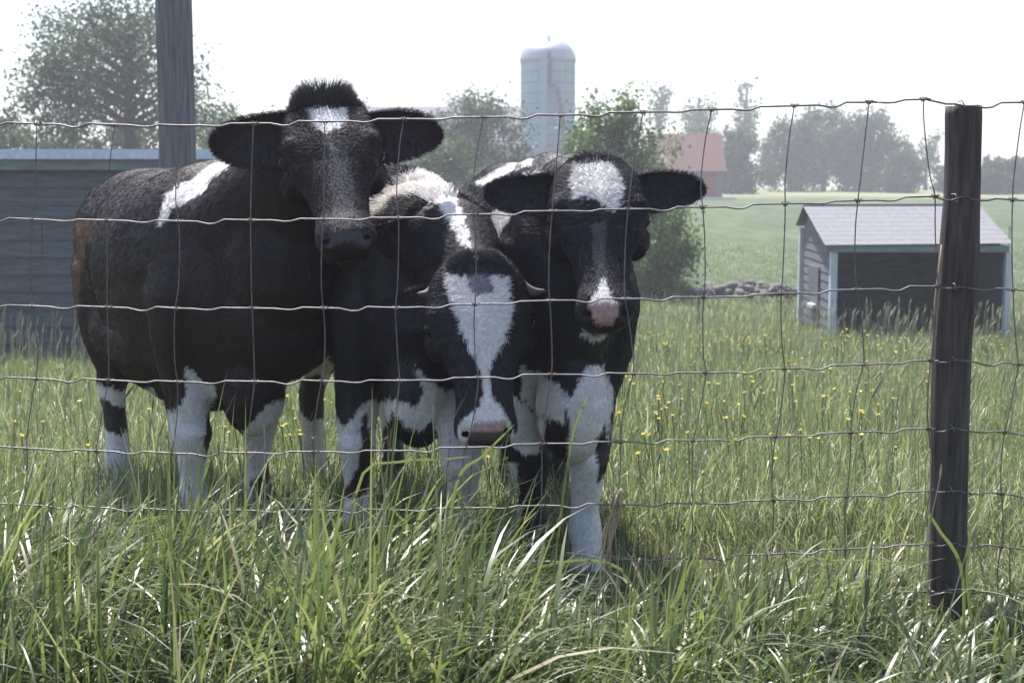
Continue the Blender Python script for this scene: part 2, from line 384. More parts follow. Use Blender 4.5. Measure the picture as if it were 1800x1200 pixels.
# joined into one clump of broad blades
def join_stuff(objs, name, material, label, cat):
    V, F, T = [], [], []
    for o in objs:
        b = len(V); V += [v.co[:] for v in o.data.vertices]; F += [tuple(i + b for i in p.vertices) for p in o.data.polygons]
        a = o.data.attributes['tint']; T += [d.value for d in a.data]; me = o.data; bpy.data.objects.remove(o); bpy.data.meshes.remove(me)
    n = add(name, V, F, material, smooth=True); leaf_attr(n.data, T); tag(n, label, cat, kind='stuff')
join_stuff(BL, 'broad_grass_blades', M['grass'], 'single broad grass blades arching up through the fence wires', 'grass')
SK = empty('dry_weed', dropdown(1075, 3.15), 0, 'dry tan weed stalks standing in the dark grass below the right hand cow', 'weed')
for P in ([(1045, 1180), (1050, 1050), (1068, 930), (1090, 860)], [(1062, 1180), (1062, 1010), (1090, 900), (1092, 858)], [(1080, 1190), (1078, 1080), (1072, 960), (1085, 870)], [(1075, 1160), (1090, 1090), (1115, 1020), (1125, 980)]):
    b = MB(); b.tube(spline([at(a, c, 3.12 + .02 * random.random()) for a, c in P]), .0024, 5); b.out('stalk', M['stalk'], SK, True)
BW = empty('broadleaf_weed', dropdown(1040, 2.85), 0, 'yellow green broadleaf weed at the bottom edge in front of the dark grass', 'weed')
for (a, c, wx, h, ang) in ((1040, 1195, .03, .085, .1), (1070, 1195, .02, .06, .5), (1022, 1190, .018, .045, -.6), (1058, 1200, .022, .075, -.2)):
    base = at(a, c, 2.85); V = []; F = []
    for i in range(7):
        s = i / 6; k = wx * math.sin(math.pi * min(.97, .12 + .88 * s)) * (1 + .25 * (i % 2)); p = base + Vector((math.sin(ang) * s * h, -.02 * s * s, math.cos(ang) * s * h))
        V += [p + Vector((-k / 2, .004, 0)), p, p + Vector((k / 2, .004, 0))]
        if i: q = (i - 1) * 3; F += [(q, q + 1, q + 4, q + 3), (q + 1, q + 2, q + 5, q + 4)]
    o = add('leaf', V, F, M['leaf_pale'], BW, True); leaf_attr(o.data, [1.0] * len(V))

# ------------------------------------------------------------------ sheds, barn, silo
def left_shed():
    Y = 13.4; x0 = at(-260, 300, Y).x; x1 = at(398, 300, Y).x; zt = at(0, 299, Y).z; zf = at(0, 281, Y).z; zr = at(0, 263, Y).z
    zb = gz1(x0, Y) - .15
    t = empty('long_shed', ((x0 + x1) / 2, Y + 1.6, gz1(-4, Y)), 0, 'long low shed with dark board wall and white roof edge behind the left cow', 'shed')
    n = 12; hh = (zt - zb) / n
    for i in range(n):
        b = MB(); z = zb + i * hh
        cut = x0 + (x1 - x0) * random.choice((.35, .5, .62))
        for a, c in ((x0, cut - .004), (cut + .004, x1)):
            j = random.uniform(-.004, .004)
            b.hexa([(a, Y + j, z), (c, Y + j, z), (c, Y + .02 + j, z + hh + .01), (a, Y + .02 + j, z + hh + .01), (a, Y + .04, z), (c, Y + .04, z), (c, Y + .045, z + hh + .01), (a, Y + .045, z + hh + .01)])
        b.out('clapboard', M['shed_board'], t)
    b = MB(); b.box(((x0 + x1) / 2, Y + 3.2, (zb + zt) / 2), (x1 - x0, .05, zt - zb)); b.box((x0 + .03, Y + 1.63, (zb + zt) / 2), (.05, 3.08, zt - zb)); b.box((x1 - .03, Y + 1.63, (zb + zt) / 2), (.05, 3.08, zt - zb)); b.out('wall', M['shed_board'], t)
    b = MB(); b.box(((x0 + x1) / 2, Y - .07, (zt + zf) / 2), (x1 - x0 + .2, .03, zf - zt)); b.out('fascia_board', M['fascia'], t)
    b = MB(); b.hexa([(x0 - .15, Y - .16, zf + .003), (x1 + .15, Y - .16, zf + .003), (x1 + .15, Y - .12, zr), (x0 - .15, Y - .12, zr), (x0 - .15, Y - .05, zf + .003), (x1 + .15, Y - .05, zf + .003), (x1 + .15, Y - .05, zr), (x0 - .15, Y - .05, zr)]); b.out('roof_edge', M['paint'], t)
    b = MB(); b.hexa([(x0 - .15, Y - .048, zr - .05), (x1 + .15, Y - .048, zr - .05), (x1 + .15, Y + 3.4, zr - .3), (x0 - .15, Y + 3.4, zr - .3), (x0 - .15, Y - .048, zr - .005), (x1 + .15, Y - .048, zr - .005), (x1 + .15, Y + 3.4, zr - .25), (x0 - .15, Y + 3.4, zr - .25)]); b.out('roof', M['roof'], t)
left_shed()

def calf_shed():
    FL = at(1458, 590, 18.0); FR = at(1770, 590, 18.0); zg = gz1(5, 18) - .1
    BLx = at(1408, 590, 20.6).x; dx = BLx - FL.x
    zE = at(0, 432, 18).z; zR = at(0, 364, 20.2).z; BX = FR.x + dx; Yf, Yb, Yr = 18.0, 20.6, 20.0
    zB = zR - .28
    t = empty('calf_shed', ((FL.x + FR.x) / 2, 19.3, gz1(5, 19)), 0, 'small open fronted grey shed with pale roof and white corner posts', 'shed')
    # roof slopes
    def slope(a0, a1, b0, b1, th=.03):
        up = Vector((0, 0, th)); return [a0, a1, b1, b0, a0 + up, a1 + up, b1 + up, b0 + up]
    a0 = at(1450, 431, 17.86); a1 = at(1781, 428, 17.86); b0 = at(1412, 363, 20.0); b1 = at(1722, 362, 20.0)
    n = 9
    for i in range(n):       # courses of roofing, each lapped on the one below
        u0, u1 = i / n, (i + 1.06) / n if i < n - 1 else 1
        P = [a0.lerp(b0, u0), a1.lerp(b1, u0), a0.lerp(b0, u1), a1.lerp(b1, u1)]
        lift = Vector((0, 0, .0015)); b = MB()
        b.hexa([P[0] + lift, P[1] + lift, P[3], P[2], P[0] + lift * 2.4, P[1] + lift * 2.4, P[3] + lift * 1.0, P[2] + lift * 1.0]); b.out('roof_course', M['roof'], t)
    c0 = Vector((b0.x + .05, 20.75, zB)); c1 = Vector((b1.x + .05, 20.75, zB))
    b = MB(); b.hexa(slope(b0 + Vector((0, .003, 0)), b1 + Vector((0, .003, 0)), c0, c1)); b.out('rear_roof', M['roof'], t)
    # fascia under front eave
    b = MB(); b.box(((a0.x + a1.x) / 2, 17.93, zE - .035), (a1.x - a0.x - .06, .025, .085)); b.out('fascia_board', M['fascia'], t)
    # corner posts
    for (x, y, top, wd) in ((FL.x + .03, Yf, zE - .08, .085), (FR.x - .02, Yf, zE - .08, .075), (BLx - .0, Yb - .05, zB - .02, .13), (BX, Yb - .05, zB - .02, .1)):
        b = MB(); b.box((x, y, (top + zg) / 2), (wd, .09, top - zg)); b.out('corner_board', M['paint'], t)
    # left wall clapboards up to the rake
    H = zR - zg; n = 15; hh = H / n
    def rakez(u):  # roof underside along depth 0..1
        yy = Yf + u * (Yb - Yf); return zE - .02 + (zR - zE) * (yy - Yf) / (Yr - Yf) if yy < Yr else zR + (zB - zR) * (yy - Yr) / (Yb - Yr)
    for side in (0, 1):
        for i in range(n):
            z0 = zg + i * hh; z1 = z0 + hh; us = [u for u in np.linspace(.03, .955, 60) if rakez(u) > z1 + .01]
            if len(us) < 2: continue
            ua, ub = us[0], us[-1]; xa = (FL.x if side == 0 else FR.x + .01) + dx * ua; xb = (FL.x if side == 0 else FR.x + .01) + dx * ub
            sg = -1 if side == 0 else 1; o1 = .012 * sg; ya, yb = Yf + ua * 2.6, Yf + ub * 2.6
            b = MB(); b.hexa([(xa + o1, ya, z0), (xb + o1, yb, z0), (xb + o1 * .2, yb, z1 + .004), (xa + o1 * .2, ya, z1 + .004), (xa - o1 * .8, ya, z0), (xb - o1 * .8, yb, z0), (xb - o1 * .8, yb, z1 + .004), (xa - o1 * .8, ya, z1 + .004)])
            b.out('clapboard', M['clap'], t)
    # inside lining so no light leaks through the laps
    for side in (0, 1):
        xs_ = (FL.x if side == 0 else FR.x) + (.05 if side == 0 else -.05); P = []
        for off in (0, .02):
            P.append([(xs_ + off, Yf + .06, zg), (xs_ + dx * .95 + off, Yb - .1, zg), (xs_ + dx * .95 + off, Yb - .1, zB - .05), (xs_ + dx * .77 + off, Yr, zR - .05), (xs_ + off, Yf + .06, zE - .05)])
        V = P[0] + P[1]; F = [(0, 1, 2, 3, 4), (9, 8, 7, 6, 5)] + [(i, (i + 1) % 5, (i + 1) % 5 + 5, i + 5) for i in range(5)]
        add('lining', V, F, M['shed_board'], t)
    n = 9
    for i in range(n):
        z0 = zg + (zB - .03 - zg) * i / n; z1 = zg + (zB - .03 - zg) * (i + 1) / n - .008
        b = MB(); b.box(((BLx + BX) / 2, Yb - .12 + random.uniform(-.006, .006), (z0 + z1) / 2), (BX - BLx - .1, .022, z1 - z0)); b.out('back_board', M['shed_board'], t)
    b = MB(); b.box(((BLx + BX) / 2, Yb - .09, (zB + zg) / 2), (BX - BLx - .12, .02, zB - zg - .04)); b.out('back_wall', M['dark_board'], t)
    # boarded hatch in the left wall, and a pale block at its foot
    xh = FL.x + dx * .42 - .035; b = MB(); b.box((xh, Yf + 1.15, zg + .62), (.03, .62, .7)); b.out('hatch', M['clap'], t)
    b = MB(); b.box((xh - .03, Yf + 1.1, zg + .44), (.08, .34, .05)); b.out('ledge', M['paint'], t)
calf_shed()

def utility_pole():
    Y = 10.5; b0 = at(318, 600, Y); g = gz1(b0.x, Y); x = at(312, 270, Y).x; top = at(300, -400, Y)
    t = empty('utility_pole', (x, Y, g), 0, 'thick weathered wooden utility pole rising behind the left cow', 'pole')
    pts = []; V = []; F = []; n = 40; m = 26
    for i in range(m):
        s = i / (m - 1); z = g - .1 + (top.z - g) * s; r = .142 - .018 * s
        for k in range(n):
            a = 2 * math.pi * k / n; rr = r * (1 + .03 * noise.noise(Vector((math.cos(a) * 6, math.sin(a) * 6, z * .5))) - (.05 if abs(noise.noise(Vector((math.cos(a) * 9, math.sin(a) * 9, z * .25 + 4)))) < .03 else 0))
            V.append((x + rr * math.cos(a), Y + rr * math.sin(a), z))
        if i:
            for k in range(n): F.append(((i - 1) * n + k, (i - 1) * n + (k + 1) % n, i * n + (k + 1) % n, i * n + k))
    F.append(tuple((m - 1) * n + k for k in range(n)))
    add('shaft', V, F, M['pole'], t, True)
utility_pole()

def silo():
    Y = 95; k = Y / 2500; cx = at(963, 200, Y).x; r = 47.5 * k; g = gz1(cx, Y); z1 = at(0, 108, Y).z; zt = at(0, 68, Y).z
    t = empty('silo', (cx, Y, g), 0, 'tall pale blue grey silo with a shining domed top beyond the cows', 'silo')
    n = 48; V = [(cx + r * math.cos(2 * math.pi * i / n), Y + r * math.sin(2 * math.pi * i / n), z) for z in (g - .3, z1) for i in range(n)]
    add('wall', V, [(i, (i + 1) % n, n + (i + 1) % n, n + i) for i in range(n)], M['silo'], t, True)
    m = 10; V = []; F = []
    for j in range(m + 1):
        a = j / m * math.pi / 2; rr = max(.001, (r + .06) * math.cos(a) ** .9); z = z1 + (zt - z1) * math.sin(a)
        V += [(cx + rr * math.cos(2 * math.pi * i / n), Y + rr * math.sin(2 * math.pi * i / n), z) for i in range(n)]
        if j: F += [((j - 1) * n + i, (j - 1) * n + (i + 1) % n, j * n + (i + 1) % n, j * n + i) for i in range(n)]
    F.append(tuple(range(n - 1, -1, -1)))
    add('dome', V, F, M['dome'], t, True)
    for j in range(13):
        z = g + .5 + (z1 - g - .6) * j / 12; b = MB(); P = [(cx + (r + .012) * math.cos(2 * math.pi * i / n), Y + (r + .012) * math.sin(2 * math.pi * i / n), z) for i in range(n + 1)]
        b.tube(P, .03, 5, cap=False); b.out('hoop', M['hoop'], t, True)
    b = MB(); yf = Y - r - .12; b.tube([(cx, Y - .2, zt + .12), (cx + .02, Y - 1.0, zt - .15), (cx + .02, yf, z1 + .1), (cx + .1, yf - .1, z1 - 1.6), (cx + .55, yf - .15, at(0, 160, Y).z), (cx + .95, yf - .2, at(0, 215, Y).z), (cx + 1.1, yf - .2, g)], .13, 8); b.out('filler_pipe', M['pipe'], t, True)
    b = MB(); b.box((cx - .35, Y - r - .1, (z1 + g) / 2), (.5, .5, z1 - g)); b.out('ladder_chute', M['silo'], t)
silo()

def barn():
    Y = 108; x0 = at(600, 200, Y).x; x1 = at(935, 200, Y).x; zr = at(0, 190, Y + 5).z; ze = at(0, 262, Y).z; g = gz1(0, Y)
    t = empty('barn', ((x0 + x1) / 2, Y + 5, g), 0, 'large barn with a long pale grey roof left of the silo', 'barn')
    n = 8
    for i in range(n):
        xa = x0 - .4 + (x1 - x0 + .8) * i / n; xb = x0 - .4 + (x1 - x0 + .8) * (i + 1) / n - .03
        b = MB(); b.hexa([(xa, Y - .5, ze), (xb, Y - .5, ze), (xb, Y + 5, zr), (xa, Y + 5, zr), (xa, Y - .5, ze + .12), (xb, Y - .5, ze + .12), (xb, Y + 5, zr + .12), (xa, Y + 5, zr + .12)]); b.out('roof_sheet', M['pale_roof'], t)
    b = MB(); b.hexa([(x0 - .4, Y + 10.5, ze), (x1 + .4, Y + 10.5, ze), (x1 + .4, Y + 5.01, zr), (x0 - .4, Y + 5.01, zr), (x0 - .4, Y + 10.5, ze + .12), (x1 + .4, Y + 10.5, ze + .12), (x1 + .4, Y + 5.01, zr + .12), (x0 - .4, Y + 5.01, zr + .12)]); b.out('rear_roof', M['pale_roof'], t)
    V = []
    for x in (x0, x1): V += [(x, Y, g - .3), (x, Y + 10, g - .3), (x, Y + 10, ze + .2), (x, Y + 5, zr - .05), (x, Y, ze + .2)]
    add('wall', V, [(0, 1, 2, 3, 4), (9, 8, 7, 6, 5), (0, 4, 9, 5), (1, 6, 7, 2)], M['clap'], t)
    for q in (.25, .62):
        b = MB(); b.box((x0 + (x1 - x0) * q, Y - .04, g + 1.2), (2.2, .08, 2.4)); b.out('door', M['dark_board'], t)
    # small red roofed outbuilding
    Y = 86; x0 = at(1150, 300, Y).x; x1 = at(1270, 300, Y).x; g = gz1(x0, Y); ze = at(0, 304, Y).z; zr = at(0, 238, Y + 2).z
    t = empty('farm_outbuilding', ((x0 + x1) / 2, Y + 2, g), 0, 'small farm building with red roof and red door beyond the right cow', 'outbuilding')
    b = MB(); b.hexa([(x0 - .2, Y - .3, ze), (x1 + .2, Y - .3, ze), (x1 + .2, Y + 2, zr), (x0 - .2, Y + 2, zr), (x0 - .2, Y - .3, ze + .1), (x1 + .2, Y - .3, ze + .1), (x1 + .2, Y + 2, zr + .1), (x0 - .2, Y + 2, zr + .1)]); b.out('roof', M['red_roof'], t)
    b = MB(); b.hexa([(x0 - .2, Y + 4.3, ze), (x1 + .2, Y + 4.3, ze), (x1 + .2, Y + 2.01, zr), (x0 - .2, Y + 2.01, zr), (x0 - .2, Y + 4.3, ze + .1), (x1 + .2, Y + 4.3, ze + .1), (x1 + .2, Y + 2.01, zr + .1), (x0 - .2, Y + 2.01, zr + .1)]); b.out('rear_roof', M['red_roof'], t)
    V = []
    for x in (x0, x1): V += [(x, Y, g - .3), (x, Y + 4, g - .3), (x, Y + 4, ze + .1), (x, Y + 2, zr - .05), (x, Y, ze + .1)]
    add('wall', V, [(0, 1, 2, 3, 4), (9, 8, 7, 6, 5), (0, 4, 9, 5), (1, 6, 7, 2)], M['clap'], t)
    xd = at(1246, 300, Y).x; b = MB(); b.box((xd, Y - .04, g + .75), (.8, .08, 1.55)); b.out('door', M['red_door'], t)
    b = MB(); b.box((xd + .2, Y - .5, g + .05), (2.6, .9, .2)); b.out('doorstep', M['paint'], t)
barn()

def stone_wall():
    t = empty('stone_wall', (2.9, 27.6, gz1(2.9, 27.6)), 0, 'tumbled low field stone wall between the bush and the grey shed', 'stone wall')
    vars_ = []
    import bmesh
    for v in range(5):
        bm = bmesh.new(); bmesh.ops.create_icosphere(bm, subdivisions=2, radius=1)
        for q in bm.verts:
            d = 1 + .45 * noise.noise(q.co * 1.3 + Vector((v * 7, 0, 0))) + .12 * noise.noise(q.co * 4 + Vector((v, 3, 0))); q.co = Vector((q.co.x * 1.25, q.co.y * .9, q.co.z * .7)) * d
        me = bpy.data.meshes.new('stone'); bm.to_mesh(me); bm.free(); me.materials.append(M['stone']); me.polygons.foreach_set('use_smooth', [True] * len(me.polygons)); vars_.append(me)
    Mi = worldm(t).inverted()
    for i in range(130):
        px = random.uniform(1080, 1440); Y = 27.6 + random.gauss(0, .22); x = at(px, 520, Y).x; s = random.uniform(.045, .11)
        hgt = .2 + .12 * math.sin(px * .02)
        hgt = max(.08, .12 + .16 * math.exp(-((px - 1310) / 60) ** 2) + .06 * math.exp(-((px - 1150) / 40) ** 2))
        z = gz1(x, Y) + .08 + random.random() * hgt + s * .3
        o = bpy.data.objects.new('stone', vars_[i % 5]); link(o, t); o.location = Mi @ Vector((x, Y, z)); o.scale = (s, s, s); o.rotation_euler = (random.gauss(0, .3), random.gauss(0, .3), random.uniform(0, 6))
stone_wall()
for (px, yt, Yd, lab) in ((1228, 512, 20.5, 'thin grey steel stake standing before the stone wall'), (1775, 400, 40, 'thin dark fence stake on the slope right of the grey shed')):
    p = at(px, yt, Yd); g = gz1(p.x, Yd); b = MB(); b.box((p.x, Yd, (p.z + g) / 2 - .05), (.035, .03, p.z - g + .1)); b.box((p.x, Yd, p.z + .01), (.045, .04, .03)); b.box((p.x, Yd - .02, p.z - .12), (.02, .02, .03))
    tag(b.out('fence_stake', M['hoop']), lab, 'stake')

# ------------------------------------------------------------------ trees
def tree(name, label, px0, px1, pyt, Y, pyc=None, leaves=5000, size=.12, mats='leaf', nb=26, droop=0, spread=.12, tint=.5, group=None, trunk_px=None, sparse=False, cat='tree', basegap=.12, bushy=False):
    """crown fills px0..px1, top at pyt; crown bottom at pyc; trunk goes to the ground"""
    L = at(px0, 300, Y).x; Rr = at(px1, 300, Y).x; zt = at(0, pyt, Y).z; tx = at(trunk_px, 300, Y).x if trunk_px else (L + Rr) / 2; g = gz1(tx, Y)
    zc = at(0, pyc, Y).z if pyc else g + (zt - g) * basegap
    cx = (L + Rr) / 2; rx = (Rr - L) / 2; rz = (zt - zc) / 2; cz = (zt + zc) / 2; ry = rx * .8
    t = empty(name, (tx, Y, g), 0, label, cat, group); b = MB()
    tr = max(.05, .035 * (zt - g)); mid = Vector((tx + (cx - tx) * .4, Y, g + (zt - g) * .42))
    if mid.z < zc: mid.z = zc + .05
    top = Vector((cx + rx * .1, Y, zt - rz * .4))
    b.tube(spline([(tx, Y, g - .1), (tx + (mid.x - tx) * .4, Y, g + (mid.z - g) * .5), mid, top], 8), [tr * (1.15 - .85 * i / 8) for i in range(9)], 7)
    lv = []; cl = []
    for i in range(nb):
        u = Vector((random.gauss(0, 1), random.gauss(0, 1), random.gauss(0, 1))).normalized() * random.random() ** .45
        bump = 1 + .5 * noise.noise(u * 1.7 + Vector((Y, px0 * .01, 0)))
        c = Vector((cx + u.x * rx * bump * (1 - spread), Y + u.y * ry * bump, cz + u.z * rz * (bump if u.z < .5 else min(bump, 1.08)) * (1 - spread)))
        if bushy:
            zz = random.random() ** 1.1; k1 = math.sqrt(max(.05, 1 - max(0, zz * 1.25 - .35) ** 2)) * (1 - spread); an = random.uniform(0, 6.28); q_ = math.sqrt(random.random()) * (1 + .3 * noise.noise(Vector((an, zz * 3, Y))))
            c = Vector((cx + math.cos(an) * q_ * rx * k1, Y + math.sin(an) * q_ * ry * k1, zc + (zt - zc) * (.06 + .86 * zz)))
        elif u.z < -.3: c.x = cx + (c.x - cx) * .8
        cl.append(c); s = mid.lerp(top, max(0, min(1, (c.z - mid.z) / max(.1, top.z - mid.z) - .25)))
        m_ = s.lerp(c, .55) + Vector((0, 0, .08 * rz)); b.tube([s, m_, c], [tr * (.22 if bushy else .38), tr * (.11 if bushy else .22), tr * .04], 5)
        if sparse or i % 2:
            for q in range(3 if sparse else 1):
                e = c + Vector((random.gauss(0, .25 * rx), random.gauss(0, .2 * rx), abs(random.gauss(0, .2 * rz)))); e.x = min(max(e.x, L), Rr); b.tube([m_, e], [tr * .14, tr * .03], 4)
                if e.z < zt and L < e.x < Rr: cl.append(e)
    b.out('trunk', M['bark'], t, True)
    C = np.array([c[:] for c in cl]); k = rng.integers(0, len(C), leaves); sg = spread * 1.15
    cs = rng.uniform(.7, 1.35, len(C))[k]
    P = C[k] + rng.normal(0, 1, (leaves, 3)) * np.array([rx * sg, ry * sg, rz * sg * (1.2)]) * cs[:, None]
    if droop: P[:, 2] -= np.abs(rng.normal(0, droop, leaves))
    P[:, 2] = np.maximum(P[:, 2], gz1(cx, Y) + .05)
    a = rng.normal(0, 1, (leaves, 3)); a[:, 2] -= droop * 2; a /= np.linalg.norm(a, axis=1)[:, None]
    c = np.cross(a, rng.normal(0, 1, (leaves, 3))); c /= np.linalg.norm(c, axis=1)[:, None]
    s = size * rng.uniform(.5, 1.3, leaves)[:, None]; wv = .42 if not droop else .22
    V = np.stack([P, P + a * s * .5 + c * s * wv, P + a * s, P + a * s * .5 - c * s * wv], 1).reshape(-1, 3)
    F = np.arange(leaves * 4).reshape(-1, 4)
    o = add('crown', V, F, M[mats], t); cl_t = rng.normal(tint, .2, len(C))
    leaf_attr(o.data, np.repeat(np.clip(cl_t[k] + rng.normal(0, .12, leaves), 0, 1), 4)); return t
tree('willow_tree', 'large loose willow with drooping foliage behind the long shed', 40, 388, -14, 40, 232, 18000, .15, 'leaf', 76, .30, .105, .45, trunk_px=240, bushy=True)
TG = 'trees and shrubs beyond the long shed'
tree('shrub', 'leafy shrub at the left edge above the shed roof', -60, 60, 195, 44, 320, 4000, .12, 'leaf', 20, tint=.6, group=TG, cat='shrub', bushy=True)
tree('shrub', 'dark low shrub under the willow, left of the utility pole', 50, 190, 222, 46, 330, 4500, .12, 'leaf', 22, tint=.25, group=TG, cat='shrub', bushy=True)
tree('shrub', 'dark low shrub just left of the utility pole under the willow', 170, 300, 205, 47, 330, 4500, .12, 'leaf', 22, tint=.2, group=TG, cat='shrub', bushy=True)
tree('round_tree', 'pale green tree right of the utility pole, above the left cow', 335, 440, 178, 62, 330, 4500, .15, 'leaf_pale', 22, tint=.5)
tree('round_tree', 'pale hazy tree between the left cow ears', 420, 530, 182, 78, 330, 4500, .18, 'leaf', 20, tint=.7)
tree('round_tree', 'faint tree behind the left cow head, at the end of the barn', 590, 665, 172, 96, 320, 3000, .2, 'leaf', 14, tint=.6)
tree('far_tree', 'faint far tree showing over the pale barn roof', 760, 840, 158, 150, 300, 2500, .3, 'leaf', 14, tint=.6, sparse=True)
tree('dark_bush', 'dark green tree standing before the barn, left of the silo', 752, 930, 176, 58, 345, 12000, .13, 'leaf', 50, tint=.3, bushy=True)
tree('low_bush', 'lighter low bush behind the middle cow back', 690, 860, 255, 45, 360, 6500, .1, 'leaf', 30, tint=.8, cat='bush', bushy=True)
tree('field_tree', 'bushy light green tree right of the silo behind the right cow', 968, 1195, 184, 31, 480, 16000, .085, 'leaf_pale', 70, tint=.55, spread=.09, trunk_px=1100, bushy=True)
tree('low_bush', 'light green low bush by the stone wall under the right cow ear', 1080, 1236, 335, 27.5, 535, 11000, .07, 'leaf_pale', 44, tint=.75, spread=.11, cat='bush', bushy=True)
TB = 'tall thin trees on the skyline'
tree('thin_tree', 'tall thin nearly bare tree left of the red roof', 1128, 1190, 140, 125, 240, 700, .28, 'leaf', 12, sparse=True, group=TB)
tree('thin_tree', 'tall thin tree with light crown above the red roof', 1185, 1262, 148, 128, 260, 1300, .28, 'leaf', 14, sparse=True, group=TB)
tree('thin_tree', 'tall forked bare tree right of the red roof', 1268, 1345, 138, 122, 280, 900, .28, 'leaf', 12, sparse=True, group=TB)
tree('thin_tree', 'sparse young tree just left of the fence post', 1590, 1665, 228, 118, 315, 900, .25, 'leaf', 12, sparse=True, group=TB)
TC = 'round trees along the far field edge'
for (a, b_, yt, Y, lab, n) in ((1180, 1290, 215, 104, 'hazy tree behind the red roofed building', 3500), (1262, 1335, 232, 100, 'dark tree beside the right end of the red roof', 3500),
                               (1338, 1440, 212, 108, 'left tree of the big dark clump at the field edge', 5000), (1385, 1510, 194, 112, 'tallest rounded tree of the clump at the field edge', 6500),
                               (1475, 1585, 200, 110, 'broad right hand tree of the clump at the field edge', 6000), (1550, 1625, 262, 106, 'low bush at the right end of the far clump', 3000),
                               (1715, 1775, 280, 100, 'low hedge tree just right of the fence post', 3000), (1762, 1830, 276, 101, 'low hedge tree at the right edge of the view', 3000),
                               (1060, 1130, 200, 115, 'hazy tree between the silo and the red roof', 2500), (1640, 1725, 290, 104, 'low hedge tree hidden partly by the fence post', 2500),
                               (1820, 1900, 270, 104, 'hedge tree past the right edge', 2500)):
    if a > 1800: continue
    tree('round_tree', lab, a - 2, b_ + 2, yt + 4, Y, None, int(n * 2.2), .24, 'leaf', 60, tint=.3, group=TC, spread=.10, basegap=0, bushy=True)

